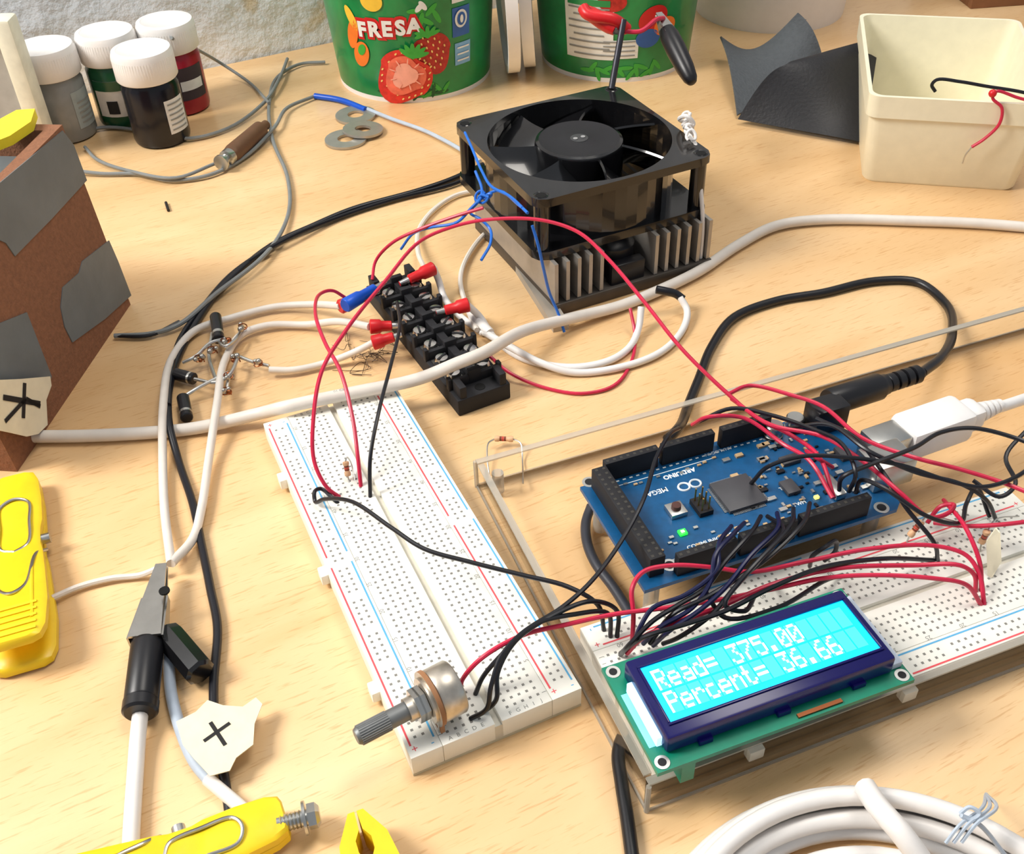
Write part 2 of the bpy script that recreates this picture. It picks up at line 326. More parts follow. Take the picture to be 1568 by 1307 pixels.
for u,v in((1185,657),(1217,645)):
    c=MF.loc(u,v,24);b.lathe([(.0036,0,blk),(.0036,.0012,blk),(.0033,.0014),(.0033,.0052),(.0029,.0056)],MF.w(c.x,c.y,zm),(0,0,1),metal,24)
for k in range(85):
    x=random.uniform(.050,.090);y=random.uniform(.008,.046)
    b.box((x,y,zm+.0004),random.choice(((.0016,.0009,.0007),(.0009,.0016,.0007),(.0028,.0016,.0009),(.0012,.0006,.0005))),random.choice((tin,blk,mk('smd_beige',(190,160,120),.5),tin)),MF)
for k in range(24):
    x=random.uniform(.012,.05);y=random.choice((random.uniform(.008,.015),random.uniform(.042,.046)))
    b.box((x,y,zm+.0003),(.0014,.0008,.0005),random.choice((tin,mk('smd_beige',(190,160,120),.5))),MF)
b.box((.066,.022,zm+.0008),(.005,.0065,.0015),chip,MF,.0002);b.box((.0735,.034,zm+.0008),(.007,.0040,.0015),chip,MF,.0002);b.box((.079,.016,zm+.0015),(.0045,.011,.003),metal,MF,.0008)
b.box((.0985,.015,zm+.0055),(.016,.012,.0108),metal,MF,.0006)
b.box((.0955,.046,zm+.0055),(.0135,.0090,.0108),blk,MF,.0006)
b.box((.0925,.0295,zm+.001),(.004,.006,.002),chip,MF)
def mt(t,u,v,size,bold=.0):
    c=MF.loc(u,v,21);b.text(t,lambda X,Y:MF.w(c.x-X,c.y-Y,zm+.00006),size,wprint,bold)
mt('ARDUINO',1040,724,.0027,.00012);mt('MEGA',1006,752,.0030,.00006);mt('ANALOG IN',1100,690,.0020)
def mt2(t,u,v,size):
    c=MF.loc(u,v,21);b.text(t,lambda X,Y:MF.w(c.x+X,c.y+Y,zm+.00006),size,wprint,.00005)
mt2('COMMUNICATION',1092,826,.0022);mt2('TX RX',1205,745,.0020);mt('POWER',1180,668,.0020);mt2('PWM',1225,770,.002)
c=MF.loc(1056,742,21)
for sgn in(-1,1): b.tube([MF.w(c.x+sgn*.0022+.0020*math.cos(a),c.y+.0018*math.sin(a),zm+.0001) for a in [2*math.pi*i/16 for i in range(17)]],.0004,wprint,6,2)
for x0,y0,x1,y1 in((.0105,.008,.0108,.046),(.0108,.008,.04,.0083),(.0108,.0457,.05,.046)): b.rect(x0,y0,x1,y1,zm+.00006,wprint,MF)
for i in range(18): b.rect(.0100+i*.0024,.0047,.0112+i*.0024,.0052,zm+.00006,wprint,MF)
for i in range(24): b.rect(.0100+i*.0026,.0478,.0112+i*.0026,.0484,zm+.00006,wprint,MF)
for x,y in((.004,.0515),(.012,.0065),(.0895,.0025),(.088,.051)): b.lathe([(.0026,0),(.0026,.0001)],MF.w(x,y,zm),(0,0,1),tin,20);b.lathe([(.0016,0),(.0016,.0002)],MF.w(x,y,zm),(0,0,1),blkm,20)
for x,y in((.006,.006),(.09,.006),(.006,.046),(.09,.046)): b.cyl(MF.w(x,y,.002),MF.w(x,y,zm-.0016),.0025,clearedge)
b.done()
# ------------------------------------------------------------------ fan on heatsink
FF=Fr(.0365,.4595,math.radians(24.3),0)
b=B('cooling_fan');zt=.057;zb=.027;HH=.0452
def rsq(a,h=HH,r=.006):
    c,s=math.cos(a),math.sin(a);k=h/max(abs(c),abs(s));x,y=c*k,s*k
    if abs(x)>h-r and abs(y)>h-r:
        cx=math.copysign(h-r,x);cy=math.copysign(h-r,y)
        Bq=-(c*cx+s*cy);Cq=cx*cx+cy*cy-r*r;D=max(Bq*Bq-Cq,0);k=-Bq+math.sqrt(D);x,y=c*k,s*k
    return x,y
def ringplate(z0,z1,m,ri=.0430):
    N=96;A=[2*math.pi*i/N for i in range(N)];R=[]
    for z in(z0,z1):
        R.append([b.V(FF.w(*rsq(a),z)) for a in A]);R.append([b.V(FF.w(ri*math.cos(a),ri*math.sin(a),z)) for a in A])
    for i in range(N):
        j=(i+1)%N
        b.face([R[0][i],R[0][j],R[1][j],R[1][i]],m);b.face([R[2][i],R[3][i],R[3][j],R[2][j]],m)
        b.face([R[0][i],R[2][i],R[2][j],R[0][j]],m);b.face([R[1][i],R[1][j],R[3][j],R[3][i]],m)
ringplate(zt-.004,zt,gloss);ringplate(zb,zb+.004,gloss)
N=48
for i in range(N):
    a0,a1=2*math.pi*i/N,2*math.pi*(i+1)/N
    for r,q in((.0430,0),(.0446,1)): b.quad([FF.w(r*math.cos(a0),r*math.sin(a0),zb+.003),FF.w(r*math.cos(a1),r*math.sin(a1),zb+.003),FF.w(r*math.cos(a1),r*math.sin(a1),zt-.003),FF.w(r*math.cos(a0),r*math.sin(a0),zt-.003)],gloss)
for sx in(-1,1):
    for sy in(-1,1):
        p=FF.w(sx*.0405,sy*.0405,zt);b.lathe([(.0023,0),(.0023,.0001)],p,(0,0,1),voidm,18);b.lathe([(.0023,0),(.0030,.0003),(.0034,0)],p,(0,0,1),gloss,18,cap=False)
        b.cyl(FF.w(sx*.0402,sy*.0402,zb),FF.w(sx*.0402,sy*.0402,zt-.003),.0036,gloss)
b.lathe([(.0205,.032),(.0210,.0545),(.0204,.0562),(.019,.0568),(.0185,.0566,blkm),(0.006,.0566,blkm),(.0055,.0568,blkm),(.001,.0568,blkm)],FF.w(0,0,0),(0,0,1),gloss,48)
b.lathe([(.0042,0),(.0042,.0002)],FF.w(0,0,.0568),(0,0,1),mk('hub_label',(60,62,64),.4),24)
for dx in(-.002,.002): b.lathe([(.0011,0),(.0011,.0002)],FF.w(dx,0,.0571),(0,0,1),mk('label_dot',(150,150,150),.5),12)
for k in range(7):
    a0=2*math.pi*k/7+.2
    def bf(u,v,a0=a0):
        r=.0205+u*.0213;a=a0+v*math.radians(50)-u*math.radians(10);z=.0555-.018*(v**.8)-u*.001+.002*math.sin(math.pi*v)*u
        return FF.w(r*math.cos(a),r*math.sin(a),z)
    b.patch(bf,6,8,gloss,.0011)
for k in range(4):
    a=math.pi/4+k*math.pi/2+.3;p0=FF.w(.015*math.cos(a),.015*math.sin(a),zb+.0015);p1=FF.w(.044*math.cos(a+.3),.044*math.sin(a+.3),zb+.0015);b.cyl(p0,p1,.0016,gloss,seg=8)
b.lathe([(.021,0),(.021,.003)],FF.w(0,0,zb),(0,0,1),gloss,32)
b.done()
b=B('aluminium_heatsink');b.box((.003,-.006,.003),(.084,.090,.006),alud,FF,.0004)
for i in range(15):
    x=-.0380+i*.0058
    if 5<=i<=8:
        b.box((x,.012,.0165),(.0018,.052,.0205),alu,FF);continue
    b.box((x,-.006,.0165),(.0018,.088,.0205),alu,FF)
b.lathe([(.010,0),(.010,.014),(.006,.017)],FF.w(.0,-.034,.006),(0,0,1),blk,24);b.box((0,-.046,.010),(.018,.006,.012),blk,FF,.001)
b.done()
b=B('clear_plastic_strip');p0,p1=at(752,350,0),at(852,508,0);dd=(p1-p0).normalized();nn=Vector((-dd.y,dd.x,0));
b.prism([p0-nn*.0015,p1-nn*.0015,p1+nn*.006,p0+nn*.006],(0,0,.004),clearedge);b.done()
b=B('white_tie_wire')
kk=at(1050,188,58)
b.tube([kk,at(1040,182,62),at(1052,178,66),at(1062,190,62),at(1050,200,60),at(1058,210,58),at(1066,225,56),at(1073,290,40),at(1076,340,25),at(1072,400,4)],.0010,whitew)
for i in range(5):
    c=at(1050+i*2,182+i*7,60);b.tube([c+Vector((.0026*math.cos(t)*.8,.0018*math.sin(t),.0018*math.sin(t*1.3+i)+.001)) for t in [i+j*.9 for j in range(8)]],.0007,whitew)
b.done()
wire('blue_tie_wire',bluew,.65,[(712,203,58),(722,225,58),(738,262,57),(752,285,56),(780,300,57),(808,326,58)])
wire('blue_tie_wire',bluew,.65,[(815,345,56),(824,375,48),(832,410,36),(842,450,20),(855,480,10),(864,508,2)])
wire('blue_tie_wire',bluew,.65,[(614,381,22),(632,358,32),(660,348,40),(700,340,44),(722,318,48),(738,303,50),(760,292,52),(800,318,58)])
wire('blue_tie_wire',bluew,.65,[(728,262,56),(738,290,52),(735,305,50),(720,325,46),(735,335,45),(750,350,42),(751,372,40),(737,398,38)])
b=B('blue_wire_knot')
for i in range(3):
    c=at(735+i*5,300+(i%2)*5,50);b.tube([c+Vector((.0022*math.cos(t+i),.0014*math.sin(t),.0018*math.sin(t*1.2+i))) for t in [j*.9 for j in range(8)]],.0006,bluew)
b.done()
# ------------------------------------------------------------------ barrier terminal block
p0,p1=at(597,432,6),at(742,606,6);d=p1-p0;ang=math.atan2(d.y,d.x);Lt=Vector((d.x,d.y)).length
XF=Fr(p0.x,p0.y,ang,0)
b=B('screw_terminal_block');wd=.024
b.box((Lt/2,0,.004),(Lt,wd,.008),blkm,XF,.0006)
n=7;st=(Lt-.018)/n
for i in range(n+1):
    x=.009+i*st
    b.box((x,0,.0108),(.0024,.0056,.0076),blkm,XF,.0003)
    for y in(-.0115,.0115): b.box((x,y*.98,.0105),(.0026,.0018,.006),blkm,XF,.0003)
    b.box((x,0,.0098),(.0020,wd-.001,.0044),blkm,XF,.0003)
scm=mk('screw_bright',(205,203,198),.25,1)
for i in range(n):
    x=.009+(i+.5)*st
    b.box((x,0,.0095),(st*.9,.0034,.0045),blkm,XF)
    for y in(-.0066,.0066):
        b.box((x,y,.0082),(st*.60,.0070,.0008),mk('contact_plate',(150,148,142),.4,1),XF)
        b.lathe([(.0030,0),(.0032,.0016),(.0026,.0028),(.0008,.0031)],XF.w(x,y,.0086),(0,0,1),scm,24)
        b.box((x,y,.0117),(.0052,.0009,.0006),blkm,XF,R=Matrix.Rotation(random.random()*3,3,'Z'))
for x in(.004,Lt-.004):
    b.lathe([(.0022,0),(.0022,.0002)],XF.w(x,0,.008),(0,0,1),voidm,16)
    b.box((x,.009,.0105),(.007,.003,.006),blkm,XF,.0003);b.box((x,-.009,.0105),(.007,.003,.006),blkm,XF,.0003)
b.done()
def spade(u0,v0,u1,v1,z,m,name='crimp_terminal',L=None):
    b=B(name);a=at(u0,v0,z[0]);c=at(u1,v1,z[1]);t=(c-a);l=t.length;t.normalize()
    b.lathe([(.0012,0,tin),(.0014,l*.25,tin),(.0022,l*.28,m),(.0024,l*.6,m),(.0031,l*.66,m),(.0033,l*.97,m),(.0027,l,m)],a,t,m,18);return b.done()
spade(612,434,665,410,(13,15),redp);spade(668,478,718,466,(13,14),redp);spade(612,498,566,500,(13,14),redp);spade(615,512,570,525,(13,11),redp)
spade(580,445,520,470,(14,15),redp);spade(590,432,528,468,(17,19),bluep);
# ------------------------------------------------------------------ cables
b=B('white_power_cable')
b.tube([at(*p) for p in [(50,668,3),(130,667,3),(230,662,3),(300,655,3),(400,632,7),(440,622,13),(540,601,13),(640,580,14),(700,556,19),(740,540,19),(800,507,12),(870,488,6),(950,468,3),(1010,444,3),(1070,415,3),(1130,375,3),(1190,345,3),(1260,336,3),(1400,338,3),(1500,342,3),(1600,350,3)]],.0026,creamw,12)
pa,pb=at(425,626,13),at(555,598,13);tv=(pb-pa);mid=(pa+pb)/2+Vector((0,0,.0027));tv.normalize();sv=Vector((-tv.y,tv.x,0))
b.text('TYPE CM2 75C   LB4201 CSA',lambda X,Y:mid+tv*X+sv*Y,.0018,gprint);b.done()
wire('white_cable',creamw,1.7,[(566,500,14),(520,492,10),(470,497,3),(410,498,3),(370,512,3),(345,550,3),(332,620,9),(320,700,4),(308,780,3),(295,825,3),(262,862,6)],10)
wire('white_cable',creamw,1.7,[(522,468,15),(480,466,6),(420,470,3),(350,488,3),(300,505,3),(265,545,3),(250,620,9),(249,700,4),(252,780,3),(262,862,6)],10)
wire('white_cable',creamw,1.5,[(572,524,10),(540,540,6),(500,555,3),(450,566,3),(412,566,4)],10)
wire('white_cable',whitew,1.6,[(664,410,15),(672,430,8),(680,455,3),(700,480,2),(740,510,2)],10)
wire('white_cable',whitew,1.6,[(716,467,14),(735,485,6),(755,515,2),(800,548,2),(870,562,2),(930,553,2),(965,530,2),(978,500,4),(982,470,10)],10)
wire('white_cable',whitew,1.6,[(735,505,2),(780,530,5),(830,556,5),(880,570,2),(950,562,2),(1010,540,2),(1045,505,2),(1052,475,4),(1042,455,8)],10)
wire('black_cable',blkw,1.9,[(1046,458,7),(1035,450,9),(1020,446,11),(1005,443,12)],10)
wire('white_cable',creamw,1.2,[(650,410,14),(640,385,6),(642,350,2),(665,320,2),(700,298,2),(740,290,2)],8)
wire('white_cable',creamw,1.2,[(730,505,4),(715,470,2),(705,430,2),(712,400,2),(740,360,2),(770,340,2)],8)
b=B('cable_splice_sleeve');b.tube([at(722,478,5),at(735,494,4),at(750,510,3)],.0024,whitew,12);b.done()
blkc=blkw
wire('black_cable',blkc,1.5,[(740,252,2),(690,275,2),(640,292,2),(540,320,2),(480,345,2),(415,376,2),(340,440,2),(300,495,2),(268,560,2),(258,640,7),(272,700,2),(295,770,2),(310,840,2),(322,900,2),(333,960,2),(327,1050,2),(330,1120,2),(345,1200,2),(352,1260,2),(345,1330,2)],10)
wire('black_cable',blkc,1.2,[(740,262,2),(690,283,2),(600,306,2),(520,332,2),(440,365,4),(360,415,2),(310,470,2),(275,520,2),(262,575,4),(258,620,8)],8)
wire('black_cable',blkc,.9,[(175,514,2),(230,513,2),(275,492,2)],8)
wire('dc_power_cable',blk,2.0,[(1412,570,24),(1440,548,20),(1458,510,10),(1448,465,2),(1405,432,2),(1340,430,2),(1260,448,2),(1190,460,2),(1125,485,2),(1090,530,2),(1070,580,2),(1053,622,3),(1045,645,9),(1035,660,16),(1022,672,17)],10)
wire('black_cable',mk('dark_gray_cable',(52,54,62),.4),1.8,[(905,775,4.4),(897,800,4.2),(899,830,4.2),(912,862,4.2),(940,900,4.2),(965,940,4.4),(985,975,5)],10)
wire('black_cable',blk,2.0,[(985,1080,5),(960,1115,2.6),(947,1150,2),(952,1200,2),(960,1250,2),(972,1340,2)],10)
wire('gray_cable',grayw,1.1,[(498,95,2),(460,98,2),(425,118,2),(412,160,2),(418,215,2),(440,270,2),(443,320,2),(425,365,3),(395,400,4),(330,450,4),(275,496,3),(235,510,2),(175,514,2)],8)
wire('gray_cable',grayw,1.1,[(115,205,4),(160,195,2),(230,202,2),(290,212,2),(350,196,2),(405,156,3),(428,120,4),(440,90,2)],8)
wire('gray_cable',grayw,1.1,[(120,262,3),(160,266,2),(210,266,2),(260,276,2),(320,268,2),(375,240,2),(420,195,4),(440,165,3),(482,147,2)],8)
wire('gray_cable',grayw,1.0,[(262,58,50),(300,75,30),(340,98,10),(380,125,2),(412,158,4)],8)
wire('gray_cable',grayw,1.0,[(130,225,2),(150,245,2),(200,262,3),(270,272,4),(330,250,4)],8)
wire('gray_cable',lgrayw,1.2,[(558,165,2),(600,182,2),(650,200,2),(690,220,2),(735,247,2)],8)
b=B('blue_heat_shrink_splice');b.tube([at(482,147,2),at(520,153,2),at(560,168,2)],.0019,bluep,10);b.done()
wire('gray_cable',creamw,1.1,[(80,915,3),(120,898,2),(170,885,2),(215,880,2),(245,868,5)],8)
b=B('brown_phono_plug');a=at(400,197,6);c=at(352,238,6);t=c-a;l=t.length
b.lathe([(.0028,-.006,grayw),(.0030,0),(.0050,.001),(.0052,l*.9),(.0046,l),(.0046,l,metal),(.0046,l+.004,metal),(.0030,l+.0045,metal),(.0030,l+.008,metal),(.0046,l+.0085,metal),(.0046,l+.010,metal)],a,t,mk('brown_sleeve',(98,68,46),.5,bump=.2),20);b.done()
def washer(u,v,z,ro,ri,tilt):
    b=B('steel_washer');c=at(u,v,z);ax=Vector((tilt[0],tilt[1],1)).normalized()
    b.lathe([(ri,0),(ro,0),(ro,.0015),(ri,.0015),(ri,0)],c,ax,mk('zinc_washer',(176,174,168),.4,.7),32,cap=False);b.done()
washer(530,215,.3,.0125,.0050,(0,0));washer(556,200,1.9,.0120,.0048,(.06,.05));washer(545,178,.3,.0125,.0050,(0,0))
b=B('cable_scrap');b.cyl(at(254,310,1),at(258,322,1),.0008,blk);b.done()
# ------------------------------------------------------------------ jumper wires
J=[
(redw,[(522,762,8),(500,745,14),(481,705,22),(480,640,34),(492,570,44),(530,505,48),(590,430,48),(645,368,50),(700,345,54),(760,335,60),(830,337,62),(885,355,60),(930,395,56),(985,460,50),(1045,535,44),(1115,603,36),(1160,640,32),(1215,668,30),(1255,700,32),(1277,762,28)]),
(redw,[(553,748,8),(548,700,18),(540,640,26),(522,570,34),(498,525,36),(483,480,34),(490,450,28),(510,445,24),(528,455,19)]),
(redw,[(570,428,14),(575,400,20),(600,372,30),(640,352,38),(700,330,46),(740,318,50)]),
(redw,[(750,545,8),(780,570,4),(830,592,1),(890,602,1),(940,590,1),(968,550,1),(972,510,3),(965,472,10)]),
(redw,[(1115,603,36),(1150,590,34),(1210,604,34),(1260,622,34),(1320,670,34),(1400,700,34),(1470,718,32),(1540,740,30),(1600,765,30)]),
(redw,[(1060,650,30),(1085,638,38),(1140,640,36),(1200,680,32),(1240,705,34),(1275,762,29)]),
(redw,[(1120,610,34),(1180,650,36),(1260,668,36),(1320,705,36),(1380,755,34),(1420,790,28),(1452,785,24),(1460,772,22),(1440,775,20),(1420,800,14)]),
(redw,[(705,1058,9),(708,1040,14),(740,1005,22),(800,972,24),(870,955,24),(940,940,24),(1020,930,24),(1100,918,24),(1180,902,24),(1260,885,24),(1340,880,24),(1430,885,24),(1480,895,20),(1502,925,11)]),
(redw,[(968,985,11),(970,940,22),(968,900,28),(985,875,30),(1030,865,30),(1090,868,28),(1150,875,26),(1230,860,26),(1330,840,26),(1430,835,24),(1480,850,22),(1500,880,18),(1507,925,11)]),
(redw,[(960,1000,13),(985,975,22),(1030,955,24),(1100,930,26),(1180,895,26),(1280,870,26),(1400,865,22),(1470,865,22),(1492,880,18),(1494,905,11)]),
(redw,[(1590,796,22),(1530,803,22),(1480,805,20),(1430,800,16)]),
(redw,[(1445,765,18),(1480,810,26),(1500,860,20),(1503,905,11)]),
(blkw,[(608,462,14),(612,500,24),(598,560,30),(580,630,30),(567,700,22),(567,764,8)]),
(blkw,[(520,772,8),(512,765,10),(492,748,12),(482,752,13),(483,768,11),(496,764,15),(540,768,24),(600,808,26),(650,840,26),(720,860,26),(800,880,26),(870,898,26),(915,925,22),(925,965,11)]),
(blkw,[(1040,655,30),(1025,665,36),(1005,700,38),(985,765,38),(950,830,34),(905,890,30),(860,930,28),(805,965,26),(770,1000,22),(740,1035,16),(728,1062,9)]),
(blkw,[(720,1100,9),(745,1085,13),(752,1050,20),(770,1000,26),(820,955,28),(880,940,26),(930,938,22),(935,975,11)]),
(blkw,[(740,1090,9),(760,1070,14),(762,1030,20),(790,980,26),(850,940,28),(905,920,28),(945,935,20),(945,975,11)]),
(blkw,[(1150,740,22),(1180,712,38),(1230,698,42),(1300,700,42),(1380,712,38),(1450,735,34),(1500,745,32),(1545,735,32),(1600,700,32)]),
(blkw,[(1285,750,29),(1290,730,36),(1330,712,40),(1400,685,42),(1440,662,42),(1490,655,42),(1560,672,40),(1600,690,40)]),
(blkw,[(1300,752,29),(1310,725,38),(1290,680,40),(1240,655,36),(1180,635,36),(1120,625,34),(1070,645,30)]),
(blkw,[(1210,655,30),(1270,650,38),(1330,690,40),(1400,722,36),(1470,740,32),(1510,765,24),(1525,795,12)]),
(blkw,[(1490,735,26),(1530,760,24),(1555,740,26),(1540,700,30),(1575,655,34)]),
(blkw,[(1250,640,34),(1310,670,36),(1350,720,36),(1390,780,30),(1430,830,22),(1436,858,11)]),
(blkw,[(1240,866,14),(1245,850,22),(1262,838,26),(1280,828,24),(1278,845,18),(1262,858,13)]),
(blkw,[(950,1000,12),(985,975,24),(1050,955,28),(1110,935,30),(1180,900,30),(1260,868,28),(1350,855,24),(1430,857,11)]),
(blkw,[(1165,790,29),(1150,815,36),(1110,860,34),(1080,900,30),(1040,925,28),(1000,950,26),(965,985,22),(950,1002,12)]),
(navy,[(1140,800,29),(1120,820,36),(1095,850,36),(1088,890,32),(1060,930,28),(1010,960,24),(985,985,14)]),
(navy,[(1190,785,29),(1190,810,36),(1150,850,36),(1110,900,32),(1070,935,28),(1025,965,24),(1000,988,14)]),
(blkw,[(1215,778,29),(1210,805,36),(1150,870,36),(1120,905,32),(1090,940,26),(1040,975,20),(1015,985,14)]),
(navy,[(1120,805,29),(1100,835,36),(1098,870,34),(1050,910,30),(1000,930,28),(980,960,24),(970,990,14)]),
(blkw,[(1240,770,29),(1230,800,36),(1180,850,34),(1130,885,32),(1080,915,30),(1030,940,26),(995,985,14)]),
(blkw,[(1175,790,29),(1200,812,36),(1160,860,36),(1110,925,30),(1140,935,26),(1160,905,22),(1190,898,11)]),
(blkw,[(1080,905,30),(1110,945,24),(1190,930,24),(1260,890,20),(1290,880,11)]),
(blkw,[(1310,755,29),(1318,735,34),(1350,745,36),(1420,790,30),(1470,800,24),(1480,770,22),(1495,745,24),(1515,790,12)]),
(redw,[(1275,715,28),(1250,700,34),(1235,690,30)]),
]
for m,p in J:
    nm={'red_wire_pvc':'red_jumper_wire','black_wire_pvc':'black_jumper_wire','navy_wire_pvc':'blue_jumper_wire'}[m.name]
    wire(nm,m,.75,p)
# ------------------------------------------------------------------ resistors
resb=mk('resistor_body',(214,170,130),.45)
def resistor(lead,u0,v0,z0,u1,v1,z1,name='resistor'):
    b=B(name);a=at(u0,v0,z0);c=at(u1,v1,z1);t=c-a;l=t.length
    b.lathe([(.0004,0),(.0011,.0002),(.0012,l*.08),(.0012,l*.22),(.00095,l*.28),(.00095,l*.40,mk('band_brown',(120,50,30),.5)),(.00095,l*.41),(.00095,l*.5,mk('band_red',(190,50,40),.5)),(.00095,l*.51),(.00095,l*.62,mk('band_brown',(120,50,30),.5)),(.00095,l*.63),(.00095,l*.72),(.0012,l*.78),(.0012,l*.92),(.0011,l*.99),(.0004,l)],a,t,resb,14)
    for L in lead: b.tube([at(*p) for p in L],.0003,tin,6)
    b.done()
resistor([[(757,672,4),(748,678,4),(746,700,3),(749,725,1)],[(786,672,4),(797,678,3.5),(800,705,1),(801,740,4)]],757,671,4,786,672,4)
resistor([[(529,706,16),(531,700,17),(538,710,12),(545,745,8)],[(533,730,10),(536,745,8)]],529,706,16,533,728,11)
resistor([[(1412,797,22),(1420,790,22),(1470,800,20),(1495,808,14)],[(1393,820,14),(1388,830,11)]],1412,797,21,1393,820,15)
resistor([[(1512,812,20),(1525,795,20),(1560,790,14)],[(1503,830,14),(1500,845,11)]],1512,812,20,1503,830,14)
b=B('masking_tape_flag');b.prism([at(u,v,z) for u,v,z in((1510,828,20),(1524,808,22),(1530,815,22),(1532,860,14),(1518,884,11.6),(1512,880,11.6))],(.0003,0,.0002),tape);b.done()
# ------------------------------------------------------------------ potentiometer
b=B('potentiometer');c=at(672,1062,19);tip=at(545,1128,19);ax=(tip-c);l=ax.length;ax.normalize()
pm=mk('pot_can',(196,188,176),.38,1,var=.15,scale=300);shf=mk('pot_shaft',(122,124,124),.5,.7);phen=mk('phenolic',(150,105,70),.6)
b.lathe([(.0078,-.0055,pm),(.0082,-.005,pm),(.0082,.0015,pm),(.0078,.002,pm),(.0086,.0021,phen),(.0086,.0035,phen),(.0070,.0036,pm),(.0070,.0045,pm),(.0036,.0046,pm),(.0036,.0105,pm),(.0028,.0106,shf),(.0028,l-.001,shf),(.0022,l,shf)],c,ax,pm,36)
for k,dd_ in((0,.0048),(1,.0062)): b.lathe([(.0052,0),(.0052,.002)],c+ax*dd_,ax,metal,6)
tt=ax.cross(Vector((0,0,1))).normalized();up=tt.cross(ax)
for i in range(26):
    a=2*math.pi*i/26;o=(tt*math.cos(a)+up*math.sin(a))*.0028;b.cyl(c+ax*(l*.62)+o,c+ax*(l-.001)+o,.00024,shf,seg=5)
for k in(-1,0,1):
    q=c+ax*.0028+tt*k*.005;b.box(Vector((q.x,q.y,.0105)),(.0014,.0014,.010),tin)
q=c+ax*.0028;b.box(Vector((q.x,q.y,.0125)),(.013,.0013,.005),phen,ID,R=Matrix.Rotation(math.atan2(tt.y,tt.x),3,'Z'));b.done()
# ------------------------------------------------------------------ plugs
b=B('dc_barrel_plug');a=at(1268,616,27);c=at(1412,570,25);t=(c-a);l=t.length;t.normalize()
b.lathe([(.0048,0),(.0052,.001),(.0052,l*.52),(.0042,l*.56),(.0040,l*.60),(.0030,l*.61)]+[q for i in range(4) for q in((.0036,l*(.62+i*.09)),(.0036,l*(.68+i*.09)),(.0026,l*(.685+i*.09)),(.0026,l*(.705+i*.09)))]+[(.0022,l)],a,t,blk,24);b.done()
b=B('usb_plug');a=at(1375,672,26);c=at(1505,632,24);t=c-a;an=math.atan2(t.y,t.x);l=Vector((t.x,t.y)).length;UF=Fr(a.x,a.y,an,.0)
wp=white
b.box((-.006,0,.026),(.014,.011,.010),metal,UF,.0006);b.box((l*.38,0,.026),(l*.72,.0145,.0125),wp,UF,.0022);b.box((l*.8,0,.0255),(l*.25,.0105,.0095),wp,UF,.0025)
for i in range(4): b.lathe([(.0038-.0004*i,0),(.0036-.0004*i,.0016)],UF.w(l*(.95+i*.07),0,.025),UF.w(1,0,0)-UF.w(0,0,0),wp,18)
b.tube([UF.w(l*.9,0,.025),UF.w(l*1.2,0,.024),at(1600,600,18)],.0021,wp,10);b.done()
# ------------------------------------------------------------------ cardboard box
pR=at(200,466,0);pF=at(27,722,0);ed=(pF-pR);ed.z=0;Lb=ed.length;ed.normalize();nb=Vector((-ed.y,ed.x,0))
if nb.x<0: nb=-nb
card=mk('brown_fibreboard',(134,90,64),.85,var=.14,scale=500,bump=.4);duct=mk('gray_duct_tape',(102,109,112),.42,var=.10,scale=60,bump=.25,bscale=120);yelt=mk('yellow_tape',(240,222,50),.5)
hb=.090;lean=nb*(-.005)
b=B('cardboard_box')
bot=[pR,pF,pF-nb*.12,pR-nb*.12];top=[pR+lean,pF+lean,pF-nb*.12,pR-nb*.12]
top=[p+Vector((0,0,hb)) for p in top]
vb=[b.V(p) for p in bot];vt=[b.V(p) for p in top];b.face(vb[::-1],card)
for i in range(4): b.face([vb[i],vb[(i+1)%4],vt[(i+1)%4],vt[i]],card)
cen=sum(top,Vector())/4;ins=[p.lerp(cen,.10) for p in top];vi=[b.V(p) for p in ins];vd=[b.V(p-Vector((0,0,.012))) for p in ins]
for i in range(4):
    b.face([vt[i],vt[(i+1)%4],vi[(i+1)%4],vi[i]],card);b.face([vi[i],vi[(i+1)%4],vd[(i+1)%4],vd[i]],card)
b.face(vd,duct)
fn=(pF-pR).cross(top[0]-pR).normalized()
if fn.dot(nb)<0: fn=-fn
def onbox(u,v,o=.0006): return onplane(u,v,pR+fn*o,fn)
for poly in([(-40,350),(-40,312),(20,262),(95,200),(112,222),(132,276),(78,335),(22,392),(8,372)],[(92,470),(95,440),(120,418),(125,400),(166,368),(180,400),(200,452),(160,488),(110,524),(98,500)],[(-60,500),(0,494),(40,478),(78,576),(55,640),(-60,640)]):
    b.prism([onbox(u,v,0) for u,v in poly],fn*.0004,duct)
b.done()
b=B('yellow_tape_strip');q=[onplane(u,v,Vector((0,0,.0905)),Vector((0,0,1))) for u,v in((-30,215),(30,182),(58,180),(52,200),(20,222),(-30,242))]
b.prism(q,(0,0,.004),yelt);b.done()
# beige case
b=B('beige_device_case');x1=-.260;y0=.573
bg=mk('beige_case_plastic',(222,220,200),.45)
b.box((x1-.070,y0+.009,.040),(.126,.008,.060),mk('device_gray_panel',(165,165,162),.5),ID)
b.box((x1-.005,y0+.007,.041),(.010,.014,.082),bg,ID,.002);b.box((x1-.141,y0+.007,.041),(.018,.014,.082),bg,ID,.002)
b.box((x1-.071,y0+.007,.077),(.124,.014,.010),bg,ID,.001);b.box((x1-.071,y0+.007,.006),(.124,.014,.012),bg,ID,.001)
b.done()
